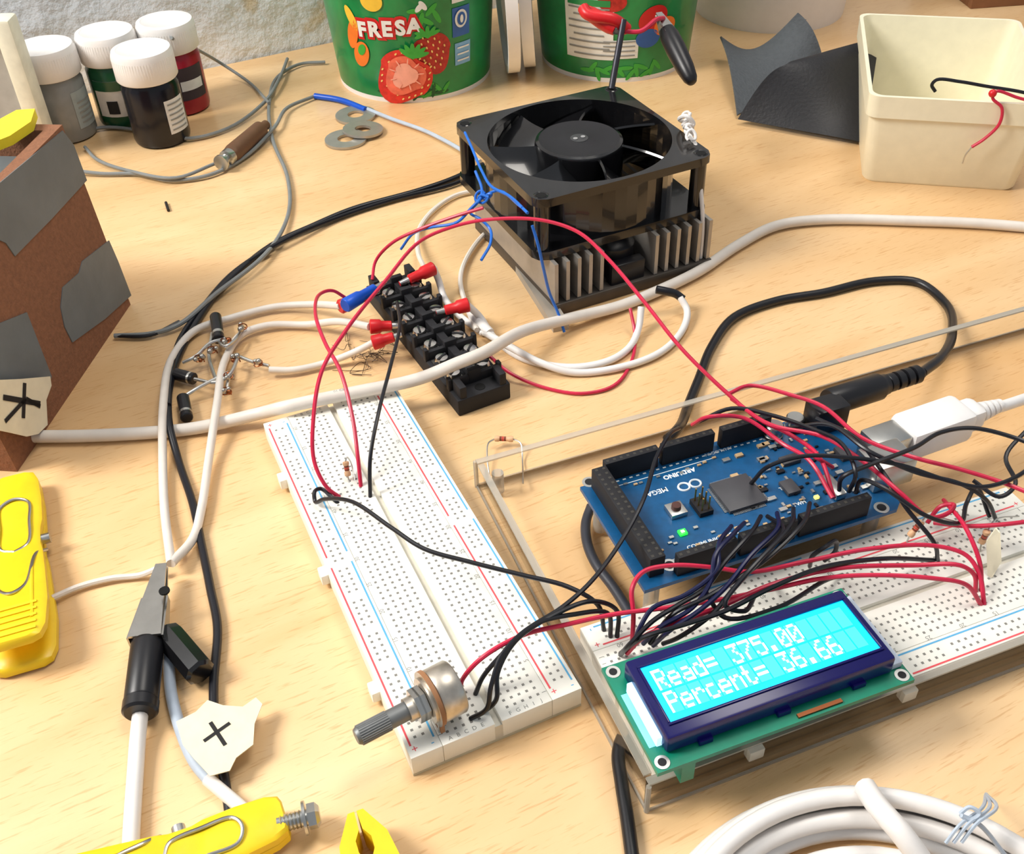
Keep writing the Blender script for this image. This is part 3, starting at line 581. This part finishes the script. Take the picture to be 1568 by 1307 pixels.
# ------------------------------------------------------------------ paint jars
def jar(x,y,col,lab):
    b=B('paint_jar');r=.0165;gl=mk('jar_'+lab,col,.22)
    lw=mk('jar_label_white',(215,215,212),.5)
    b.lathe([(.014,0),(.016,.001),(r,.003),(r,.034),(.0145,.038),(.013,.040),(.013,.042)],(x,y,0),(0,0,1),gl,40)
    b.lathe([(.0168,.038),(.0176,.039),(.0174,.052),(.0165,.0545),(.0140,.0550),(.0135,.0546),(.001,.0546)],(x,y,0),(0,0,1),white,48)
    for i in range(72):
        a=2*math.pi*i/72;b.cyl((x+.0174*math.cos(a),y+.0174*math.sin(a),.040),(x+.0174*math.cos(a),y+.0174*math.sin(a),.051),.00016,white,seg=4)
    a0=math.atan2(-y,-x)
    def lp(c,w,z0,z1,m,o): b.patch(lambda u,v:Vector((x+(r+o)*math.cos(a0+c-w/2+w*u),y+(r+o)*math.sin(a0+c-w/2+w*u),z0+(z1-z0)*v)),10,1,m,.0)
    if lab=='green': lp(.1,2.2,.008,.030,lw,.0002);lp(.1,2.2,.024,.030,gl,.0004);lp(.3,.5,.010,.020,redp,.0005);lp(-.4,.4,.010,.018,blkm,.0005);lp(.6,.15,.010,.022,blkm,.0005)
    elif lab=='black': lp(.75,.9,.008,.028,lw,.0002);[lp(.75,.7,.010+k*.003,.0108+k*.003,gprint,.0004) for k in range(6)]
    elif lab=='red': lp(.5,1.2,.010,.030,mk('label_dark',(50,40,50),.5),.0002);lp(.5,.9,.016,.022,lw,.0004)
    else: lp(.9,1.,.008,.030,mk('label_gray',(150,160,160),.5),.0002);[lp(.9,.7,.011+k*.003,.0118+k*.003,gprint,.0004) for k in range(5)]
    b.done()
jar(-.2625,.611,(130,132,130),'gray');jar(-.2325,.631,(24,78,50),'green');jar(-.2033,.6005,(14,14,22),'black');jar(-.2000,.6450,(150,20,40),'red')
# ------------------------------------------------------------------ dessert tubs
green=mk('tub_green',(14,128,66),.35,var=.25,scale=60,coat=.3)
def tub(x,y,kind):
    b=B('yogurt_tub');r0,r1,h=.0495,.060,.13
    rf=lambda z:r0+(r1-r0)*z/h
    b.lathe([(.046,.003,white),(.047,0,white),(.0495,0,white),(rf(.003),.003,white),(rf(.0035),.0035,green),(rf(.122),.122,green),(rf(.123),.123,white),(rf(.128),.128,white),(.062,.128,white),(.062,.131,white),(.0575,.131,white),(.047,.006,white),(.001,.006,white)],(x,y,0),(0,0,1),white,72)
    ac=math.atan2(-y,-x)
    def wr(X,Y,a,z,o=.0004,rot=0):
        c,s_=math.cos(rot),math.sin(rot);X,Y=X*c-Y*s_,X*s_+Y*c
        zz=z+Y;rr=rf(zz)+o;th=ac+a+X/rf(z);return Vector((x+rr*math.cos(th),y+rr*math.sin(th),zz))
    def blob(a,z,fn,m,o=.0004,rot=0):
        N=36;c=b.V(wr(0,0,a,z,o,rot));prev=None
        for k in(1,2,3,4):
            ring=[b.V(wr(fn(t)*math.cos(t)*k/4,fn(t)*math.sin(t)*k/4,a,z,o,rot)) for t in [2*math.pi*i/N for i in range(N)]]
            for i in range(N):
                j=(i+1)%N
                if prev is None: b.face([c,ring[i],ring[j]],m)
                else: b.face([prev[i],ring[i],ring[j],prev[j]],m)
            prev=ring
    ell=lambda A,Bq:(lambda t:A*Bq/math.sqrt((Bq*math.cos(t))**2+(A*math.sin(t))**2))
    def rct(a,z,w,hh,m,o,rot=0): b.patch(lambda u,v:wr((u-.5)*w,(v-.5)*hh,a,z,o,rot),8,2,m)
    sred=mk('strawberry_red',(214,48,38),.4,var=.22,scale=250);dred=mk('raspberry_red',(176,38,34),.4,var=.3,scale=420);lpk=mk('strawberry_flesh',(246,170,146),.4);cut=mk('strawberry_cut',(236,112,84),.4,var=.18,scale=200);leaf=mk('leaf_green',(60,165,60),.5);org=mk('orange_print',(235,120,40),.5);dk=mk('dark_green_print',(8,84,44),.4);wh=mk('label_paper_white',(228,228,222),.5);seed=mk('seed',(240,206,120),.5)
    def berry(s,sharp=.34):
        def f(t):
            d=-math.sin(t);return s*(.86+sharp*max(d,0)**5+.10*abs(math.cos(t))*(1 if d<0.2 else .3)-.16*max(-d,0)**10)
        return f
    if kind==1:
        for i,ch in enumerate('FRESA'):
            X=(i-2)*.0082;Y=X*.10
            b.text(ch,lambda x_,y_,X=X,Y=Y:wr(X+x_,Y+y_,-.28,.0475,.0005,0),.0150,redp,.0016)
            b.text(ch,lambda x_,y_,X=X,Y=Y:wr(X+x_,Y+y_,-.28,.0475,.0009,0),.0125,wh,.0006)
        def seeds(a,z,R,o,rot=0,sx=.0042,ring=0):
            for i in range(-3,4):
                for j in range(-4,5):
                    X=i*sx+(j%2)*sx/2;Y=j*.0034
                    if X*X+Y*Y<R*R and X*X+Y*Y>=ring*ring:
                        c_,s_=math.cos(rot),math.sin(rot);xx,yy=X*c_-Y*s_,X*s_+Y*c_
                        blob(a+xx/rf(z),z+yy,ell(.0005,.0009),seed,o,rot)
        blob(.21,.0325,berry(.0130),dred,.0004,.3);seeds(.21,.0325,.0105,.0008,.3)
        for k in range(6): a=.3+k*math.pi/5;blob(.17+.0040*math.cos(a)/.05,.0435+.0014*math.sin(a),ell(.0040,.0013),leaf,.0010,a)
        blob(-.12,.0190,berry(.0176,.42),sred,.0012,-.75);seeds(-.12,.0190,.0160,.0015,-.75,ring=.0118)
        blob(-.110,.0196,berry(.0128,.40),cut,.0016,-.75);blob(-.108,.0200,berry(.0075,.6),lpk,.0020,-.75)
        for k in range(9):
            a=k*2*math.pi/9;blob(-.110+.0085*math.cos(a)/.051,.0197+.0085*math.sin(a),ell(.0022,.0004),lpk,.0023,a)
        for k in range(6): a=.2+k*.45;blob(-.015+.0045*math.cos(a)/.05,.0310+.0035*math.sin(a),ell(.0052,.0015),leaf,.0024,a)
        for i in range(16):
            blob(-.42+i*.052,.0070+.0020*math.sin(i*2.1),ell(.0050,.0012),leaf if i%2 else dk,.0003,i*.9)
        for i in range(5): blob(.05+i*.06,.054+.004*math.cos(i*2),ell(.005,.0016),leaf,.0003,i*1.3)
        blob(.10,.060,ell(.0035,.0016),wh,.0006,.8);blob(.14,.061,ell(.0035,.0016),wh,.0006,2.2)
        blob(-.66,.030,ell(.0085,.0055),org,.0006,1.2);blob(-.64,.033,ell(.004,.0025),leaf,.0008,1);blob(-.74,.042,ell(.004,.010),org,.0006,-.3);blob(-.72,.052,ell(.003,.008),mk('banana_yellow',(235,190,60),.5),.0006,.4);blob(-.42,.064,ell(.007,.006),mk('banana_yellow',(235,190,60),.5),.0006)
        rct(.60,.047,.013,.018,mk('tub_blue_print',(40,90,160),.4),.0004);rct(.62,.027,.012,.014,mk('tub_skyblue',(120,170,210),.4),.0004)
        for i in range(3): rct(.62,.023+i*.004,.009,.0010,wh,.0009)
        blob(.59,.049,ell(.0045,.0055),wh,.001);blob(.59,.049,ell(.0030,.0040),mk('tub_blue_print',(40,90,160),.4),.0013);blob(.59,.049,ell(.0012,.0025),wh,.0016)
        rct(.585,.063,.012,.008,wh,.0006)
    else:
        rct(-.33,.036,.032,.042,wh,.0004)
        for i in range(9): rct(-.33,.018+i*.0042,.027 if i%3 else .020,.0010,gprint,.0007)
        rct(-.33,.051,.028,.004,green,.0008);rct(.05,.022,.024,.012,wh,.0004);[rct(.05,.018+i*.003,.02,.0008,gprint,.0007) for i in range(4)]
        blob(.45,.040,ell(.010,.008),redp,.0005,.4);blob(.62,.034,ell(.008,.006),org,.0006);blob(.40,.028,ell(.008,.006),mk('tub_blue_print',(40,90,160),.4),.0006);blob(-.05,.052,ell(.009,.006),dred,.0005)
        for i in range(14): blob(-.35+i*.07,.0075+.0025*math.sin(i*2.1),ell(.0050,.0014),leaf,.0003,i*.9)
    b.done()
tub(-.055,.687,1);tub(.0796,.706,2)
for xx,yy,an in((.005,.688,.07),(.0180,.697,-.02)):
    b=B('white_tub_lid');ax=Vector((math.cos(an),math.sin(an),.05)).normalized();r=.056
    b.lathe([(.001,0),(.050,0),(.0515,-.003),(r,-.003),(r,.0045),(.0535,.0045),(.052,.001),(.001,.001)],Vector((xx,yy,r+.0005)),ax,white,64);b.done()
b=B('white_plastic_bucket');b.lathe([(.050,.003),(.050,0),(.053,0),(.0535,.004),(.060,.10),(.0625,.102),(.0625,.106),(.058,.106),(.051,.006),(.001,.005)],(.200,.782,0),(0,0,1),white,64);b.done()
b=B('wooden_storage_box');qa=at(1486,14,0);qF=Fr(qa.x,qa.y,math.radians(5),0);dw=mk('dark_stained_wood',(128,86,56),.6,var=.2,scale=40)
for c,s in(((.08,.003,.04),(.16,.006,.08)),((.08,.097,.04),(.16,.006,.08)),((.003,.05,.04),(.006,.088,.08)),((.157,.05,.04),(.006,.088,.08)),((.08,.05,.003),(.148,.088,.006))): b.box(c,s,dw,qF,.0005)
b.done()
# ------------------------------------------------------------------ cream box
CF=Fr(.194,.513,math.radians(-13),0);W,D,Hh=.078,.108,.050
b=B('cream_plastic_box')
def rr(ex,z,r=.006):
    x0,x1,y0,y1=-ex,W+ex,-ex,D+ex;o=[]
    for cx,cy,a0 in((x1-r,y1-r,0),(x0+r,y1-r,90),(x0+r,y0+r,180),(x1-r,y0+r,270)):
        for k in range(6): a=math.radians(a0+18*k);o.append(CF.w(cx+r*math.cos(a),cy+r*math.sin(a),z))
    return o
rings=[rr(-.001,.0),rr(.0,.0015),rr(.0035,Hh-.012),rr(.0052,Hh-.0115),rr(.0056,Hh),rr(.0036,Hh),rr(-.0018,.003)]
rv=[[b.V(p) for p in r] for r in rings]
for k in range(len(rv)-1):
    for i in range(24): j=(i+1)%24;b.face([rv[k][i],rv[k][j],rv[k+1][j],rv[k+1][i]],cream)
b.face(rv[0][::-1],cream);b.face(rv[-1],cream);b.done()
n_=(CF.w(0,1,0)-CF.w(0,0,0))
def cb(u,v,o): return onplane(u,v,CF.w(0,-.0045-o,0),n_)
b=B('black_lead_wire');b.tube([cb(1600,150,-.02),cb(1560,140,-.02),cb(1510,132,-.02),cb(1470,125,-.02),cb(1435,122,-.02),cb(1427,130,-.02),cb(1432,140,-.02)],.0009,blkw);b.done()
b=B('red_lead_wire');b.tube([cb(1600,160,.0),cb(1560,150,.0),cb(1525,140,.002),cb(1520,150,.003),cb(1534,165,.003),cb(1530,190,.003),cb(1508,212,.003),cb(1488,225,.003)],.0008,redw);b.tube([cb(1488,225,.003),cb(1478,238,.003),cb(1474,250,.003)],.0004,tin);b.sph(cb(1520,143,.003),.0020,redp);b.done()
# ------------------------------------------------------------------ rubber sheets
def bil(a,b_,c,d): return lambda u,v:(a*(1-u)+b_*u)*(1-v)+(d*(1-u)+c*u)*v
rub=mk('black_rubber_sheet',(28,28,32),.5,bump=.2,scale=300);rubg=mk('gray_rubber_sheet',(78,82,86),.75,bump=.5,scale=300);rubl=mk('gray_rubber_seam',(120,124,126),.7)
b=B('rubber_sheet');f=bil(at(1102,60,14),at(1222,22,34),at(1262,108,4),at(1128,180,1))
ff=lambda u,v:f(u,v)+Vector((0,0,-.016*math.sin(math.pi*u)*(1-v)+.001+.006*math.sin(math.pi*v)))
b.patch(ff,16,12,rubg,.0012)
for vv in(.25,.5,.75): b.tube([ff(i/12,vv)+Vector((0,0,.0006)) for i in range(13)],.0004,rubl,6,2)
f2=bil(at(1130,185,2),at(1212,100,30),at(1345,60,30),at(1320,222,1))
b.patch(lambda u,v:f2(u,v)+Vector((0,0,.009*math.sin(math.pi*u)*(1-v)**.7+.004*math.sin(math.pi*min(1,v*1.3))*math.sin(math.pi*u)+.001)),20,16,rub,.0012)
b.done()
# ------------------------------------------------------------------ test-lead clips behind the fan
b=B('threaded_post');q=FF.w(.0405,.0405,.0);b.cyl(q+Vector((0,0,.0572)),at(955,30,86),.0016,mk('dark_steel',(70,70,76),.4,.8));b.done()
tp=at(955,48,80)
def clip(name,m,p_tip,p_mid,p_end,s=1,jw=1,bulge=1):
    b=B(name);t=(p_mid-p_tip);l=t.length;t.normalize();sd=t.cross(Vector((0,0,1))).normalized();u_=sd.cross(t)
    for sg in(-1,1):
        a=p_tip+u_*sg*.0005;c=p_mid+u_*sg*.003*s;w1=sd*.0016*s;w2=sd*.0030*s*jw
        b.prism([a-w1,a+w1,c+w2,c-w2],u_*sg*.0009,metal)
        for k in range(5): b.box(a.lerp(c,.08+k*.07)-u_*sg*.0004,(.0006,.0024,.0008),metal)
    for sg in(-1,1):
        m0=p_tip.lerp(p_mid,.45);b.prism([m0+sd*sg*.0022*s*jw-u_*.0015,m0+sd*sg*.0022*s*jw+u_*.0015,p_mid+sd*sg*.0030*s*jw+u_*.0032*s,p_mid+sd*sg*.0030*s*jw-u_*.0032*s],sd*sg*.0006,metal)
    b.cyl(p_mid-t*.004-sd*.0040*s,p_mid-t*.004+sd*.0040*s,.0014*s,metal,seg=12)
    t2_=(p_end-p_mid);L=t2_.length
    if bulge: b.lathe([(.0040*s,-.004*s),(.0050*s,0),(.0052*s,L*.3),(.0046*s,L*.7),(.0036*s,L*.92),(.0024*s,L),(.0016*s,L*1.02)],p_mid,t2_,m,20)
    else: b.lathe([(.0040*s,-.0005),(.0044*s,0),(.0045*s,.001),(.0045*s,L*.80),(.0043*s,L*.82),(.0047*s,L*.84),(.0047*s,L*.97),(.0040*s,L),(.002*s,L)],p_mid,t2_,m,28)
    return b
c=clip('red_crocodile_clip',redp,tp,at(935,40,82),at(893,14,88),.8);c.tube([at(960,45,80),at(940,30,86),at(900,22,88),at(893,12,90)],.0030,redp,10);c.done()
c=clip('black_crocodile_clip',blk,at(1008,22,80),at(1025,55,74),at(1060,126,60),1.0);c.tube([tp,at(980,48,80),at(1005,30,82),at(1016,28,80)],.0012,redw);c.done()
# ------------------------------------------------------------------ crocodile clip (front left)
c=clip('black_crocodile_clip',blk,at(248,866,8),at(226,985,8),at(214,1092,7),1.15,1.5,0)
for k in range(7): c.tube([at(212+k*2,975,9),at(222-k,945+k*3,11),at(218+k*2,930,9)],.0003,copper,5)
c.lathe([(.0018,0),(.0018,.0006)],at(252,905,13),(0,0,1),voidm,14)
c.done()
wire('white_cable',whitew,2.4,[(215,1090,6),(211,1130,4),(206,1200,3),(202,1260,3),(198,1340,3)],12)
wire('white_cable',lgrayw,1.9,[(255,968,4),(258,1000,3),(262,1060,2),(278,1120,2),(298,1165,2),(325,1198,3)],10)
wire('white_cable',whitew,2.0,[(318,1192,3),(345,1215,3),(372,1238,4),(400,1262,5)],10)
b=B('black_ferrite_plug');a=at(264,978,6);d_=at(306,1028,6);b.lathe([(.0030,-.004),(.0044,-.003),(.0049,0),(.0049,(d_-a).length),(.0038,(d_-a).length+.001)],a,d_-a,gloss,8);b.done()
# ------------------------------------------------------------------ diode bundle
b=B('soldered_diode_bridge')
def diode(u0,v0,u1,v1,z): 
    a=at(u0,v0,z);c_=at(u1,v1,z);l=(c_-a).length
    b.lathe([(.0022,0),(.0026,.0004),(.0026,l*.72),(.0026,l*.72,tin),(.0026,l*.82,tin),(.0026,l*.83,blk),(.0026,l-.0004,blk),(.0022,l,blk)],a,c_-a,blk,18)
diode(330,484,335,520,6);diode(268,572,298,580,4);diode(280,608,286,640,4)
for L in([(333,520,5),(345,530,7),(360,520,6),(372,500,5)],[(280,555,4),(300,545,6),(322,525,6),(345,518,6)],[(298,580,5),(330,585,6),(350,575,7),(365,545,6)],[(365,545,6),(385,553,5),(412,560,5)],[(350,575,6),(348,590,5),(345,605,4)],[(283,606,4),(310,590,6),(350,570,6)],[(325,510,5),(320,545,5),(330,580,5)]): b.tube([at(*p) for p in L],.0008,tin,8)
sold=mk('solder',(176,172,164),.3,.9)
for u,v in((345,522),(360,548),(350,575),(305,548),(372,500),(346,598),(395,555),(325,535)):
    for i in range(4): b.sph(at(u+random.uniform(-6,6),v+random.uniform(-4,4),5+i),random.uniform(.0009,.0014),copper if i==1 else sold)
    cc_=at(u,v,6);b.tube([cc_+Vector((.0018*math.cos(t),.0018*math.sin(t),-.002+t*.0003)) for t in [k*.8 for k in range(14)]],.0003,copper,5,3)
b.done()
b=B('stray_copper_strands')
strm=mk('tarnished_strand',(90,74,62),.5,.6)
for i in range(16):
    u,v=random.uniform(535,600),random.uniform(520,560);b.tube([at(u,v,1),at(u+random.uniform(-15,15),v+random.uniform(-12,15),3),at(u+random.uniform(-30,30),v+random.uniform(-14,20),1),at(u+random.uniform(-40,20),v+random.uniform(-10,20),.6)],.00014,strm,4)
b.done()
# ------------------------------------------------------------------ masking tape flags
def stroke(b,pts,w,n):
    for k in range(len(pts)-1):
        a,c_=pts[k],pts[k+1];s_=(c_-a).cross(n).normalized()*w;b.quad([a-s_,c_-s_,c_+s_,a+s_],kprint)
b=B('masking_tape_flag');out_=[(-20,582),(30,580),(76,576),(78,590),(70,612),(72,650),(58,664),(40,668),(14,662),(-20,655)]
b.prism([onbox(u,v,.004) for u,v in out_],fn*.0003,tape);stroke(b,[onbox(38,586,.0045),onbox(36,640,.0045)],.0011,fn);stroke(b,[onbox(5,608,.0045),onbox(62,618,.0045)],.0011,fn);stroke(b,[onbox(8,645,.0045),onbox(40,610,.0045),onbox(62,622,.0045)],.0009,fn);b.done()
b=B('masking_tape_flag');UZ=Vector((0,0,1))
out_=[(270,1105),(300,1090),(318,1072),(342,1080),(372,1082),(392,1068),(402,1078),(390,1108),(388,1140),(362,1160),(352,1180),(322,1188),(296,1160),(280,1140)]
b.prism([at(u,v,6.5) for u,v in out_],(0,0,.0003),tape);stroke(b,[at(322,1105,6.9),at(345,1140,6.9)],.0006,UZ);stroke(b,[at(312,1134,6.9),at(352,1106,6.9)],.0006,UZ);b.done()
# ------------------------------------------------------------------ clothespins
def clothespin_side(c,ang,L=.072,z0=.001):
    b=B('yellow_clothespin');F=Fr(c.x,c.y,ang,0);th=.010
    for sg in(-1,1):
        prof=[(-.5,.2),(-.47,.26),(-.3,.23),(-.05,.135),(.1,.12),(.22,.15),(.38,.12),(.5,.035),(.5,.0),(.42,.004),(.38,.035),(.33,.035),(.28,.0),(.16,.0),(.12,.03),(.05,.03),(.0,.0),(-.12,.04),(-.3,.13),(-.46,.17)]
        pts=[F.w(x*L,sg*(y*L*.75+.0003),z0) for x,y in prof]
        vs=[b.V(p) for p in pts];vt=[b.V(p+Vector((0,0,th))) for p in pts];N=len(vs)
        b.face(vs,yel);b.face(vt,yel)
        for i in range(N): b.face([vs[i],vs[(i+1)%N],vt[(i+1)%N],vt[i]],yel)
    b.cyl(F.w(.085*L,0,z0-.0008),F.w(.085*L,0,z0+th+.0012),.0022,metal,seg=16)
    b.bm.normal_update();bmesh.ops.triangulate(b.bm,faces=[f for f in b.bm.faces if len(f.verts)>12])
    return b.done()
def clothespin_flat(c,ang,L=.072,w=.013,z0=.001):
    "peg lying on one leg, broad face up; jaw at +x"
    b=B('yellow_clothespin');F=Fr(c.x,c.y,ang,0)
    half=[(-.5,.30),(-.485,.44),(-.44,.52),(-.30,.55),(-.12,.50),(.0,.46),(.05,.42),(.14,.42),(.19,.46),(.32,.46),(.44,.42),(.49,.34),(.5,.22)]
    outl=[(x*L,y*w) for x,y in half]+[(x*L,-y*w) for x,y in half[::-1]]
    def leg(zf,th):
        lo=[b.V(F.w(x,y,zf(x/L))) for x,y in outl];ins_=[b.V(F.w(x*.985,y*.86,zf(x/L)+th)) for x,y in outl];mid_=[b.V(F.w(x,y,zf(x/L)+th*.75)) for x,y in outl];N=len(lo)
        b.face(lo[::-1],yel);b.face(ins_,yel)
        for i in range(N):
            j=(i+1)%N;b.face([lo[i],lo[j],mid_[j],mid_[i]],yel);b.face([mid_[i],mid_[j],ins_[j],ins_[i]],yel)
    leg(lambda x:z0+max(0,x)*.004,.0034)
    top=lambda x:z0+.0046+(.0075*max(0,(.1-x))/.6)
    leg(top,.0034)
    for sg in(-1,1):
        b.tube([F.w(-.40*L,sg*w*.33,top(-.40)+.0034),F.w(-.10*L,sg*w*.30,top(-.10)+.0034)],.0006,yel,6,smooth=False)
    for k in range(5): x=-.46+k*.035;b.box((x*L,0,top(x)+.0036),(.0010,w*.8,.0008),yel,F)
    b.box((.08*L,0,z0+.0058),(.012,w*.5,.004),yel,F,.0006)
    zt_=top(.1)+.0040
    b.tube([F.w(x*L,y*w,z) for x,y,z in((.02,0,zt_),(.05,.22,zt_),(.18,.26,zt_),(.30,.24,zt_-.0003),(.33,.0,zt_),(.30,-.24,zt_-.0003),(.18,-.26,zt_),(.05,-.22,zt_),(.02,0,zt_))],.0006,metal,8)
    b.tube([F.w(x*L,y*w,z) for x,y,z in((.02,.5,z0+.006),(-.03,.36,zt_+.001),(-.20,.20,zt_+.003),(-.24,0,zt_+.0042),(-.20,-.20,zt_+.003),(-.03,-.36,zt_+.001),(.02,-.5,z0+.006))],.0006,metal,8)
    b.cyl(F.w(.09*L,-w*.56,z0+.0055),F.w(.09*L,w*.56,z0+.0055),.0019,metal,seg=14)
    b.bm.normal_update();bmesh.ops.triangulate(b.bm,faces=[f for f in b.bm.faces if len(f.verts)>12])
    return b.done()
pa,pb=at(22,728,8),at(28,1008,8);clothespin_flat((pa+pb)/2,math.atan2(pa.y-pb.y,pa.x-pb.x),(pa-pb).length,.020)
pa=at(436,1250,6);clothespin_flat(pa+Vector((-.031,-.013,0)),math.atan2(.013,.031),.068,.0165)
pa=at(548,1258,5);clothespin_side(pa+Vector((.012,-.033,0)),math.atan2(.033,-.012),.070,.001)
b=B('machine_screw');a=at(425,1262,7);c_=at(472,1250,7);b.cyl(a,c_,.0022,metal);b.lathe([(.0036,0),(.0036,.0022),(.0024,.0032)],c_,c_-a,metal,6);b.lathe([(.0046,0),(.0046,.0008)],c_-(c_-a)*.15,c_-a,metal,24)
for i in range(6): b.lathe([(.0022,0),(.0025,.0003),(.0022,.0006)],a.lerp(c_,.1+.12*i),c_-a,metal,16,cap=False)
b.done()
# ------------------------------------------------------------------ coiled cable
b=B('coiled_white_cable');cc=Vector((.087,.092,0));pts=[]
loops=[(.0615,.003),(.0560,.003),(.0505,.003),(.0590,.0082),(.0535,.0082),(.0455,.004),(.0565,.0133)]
N=28
for k,(r,z) in enumerate(loops):
    r2,z2=loops[(k+1)%len(loops)] if k<len(loops)-1 else (r,z)
    for i in range(N):
        t=i/N;w_=max(0,(t-.8)/.2);rr_=r*(1-w_)+r2*w_;zz=z*(1-w_)+z2*w_;a=2*math.pi*t-1.2
        pts.append(cc+Vector((rr_*math.cos(a)*(1+.02*math.sin(k*2.1)),rr_*math.sin(a)+.0015*math.sin(k),zz)))
b.tube(pts,.0026,whitew,12,3)
b.tube([at(1325,1205,17),at(1345,1235,20),at(1380,1275,20),at(1420,1330,14)],.0030,whitew,12);b.done()
b=B('plastic_twist_tie')
for o in(0,.002,.004): b.tube([at(1448,1290,22)+Vector((o,0,0)),at(1470,1262,26)+Vector((o,0,0)),at(1500,1240,24)+Vector((o,0,0)),at(1510,1215,6)],.0005,lgrayw,6)
b.tube([at(1470,1245,26),at(1485,1235,28),at(1500,1245,27),at(1485,1255,26),at(1472,1248,27),at(1500,1262,24),at(1540,1310,14)],.0006,lgrayw,6);b.done()
# ------------------------------------------------------------------ light
def area(name,loc,tgt,size,e,col):
    l=bpy.data.lights.new(name,'AREA');l.shape='RECTANGLE';l.size,l.size_y=size;l.energy=e;l.color=col;o=bpy.data.objects.new(name,l);o.location=loc
    o.rotation_euler=(Vector(tgt)-Vector(loc)).to_track_quat('-Z','Y').to_euler();bpy.context.scene.collection.objects.link(o)
area('window_light',(-.95,.25,.95),(0,.42,0),(.42,.5),27,(1,.96,.90))
area('ceiling_light',(.35,.55,1.5),(.1,.4,0),(.5,.5),9,(1,.94,.86))
w=bpy.data.worlds.new('world');bpy.context.scene.world=w;w.use_nodes=True;w.node_tree.nodes['Background'].inputs[0].default_value=(.88,.93,1,1);w.node_tree.nodes['Background'].inputs[1].default_value=.42
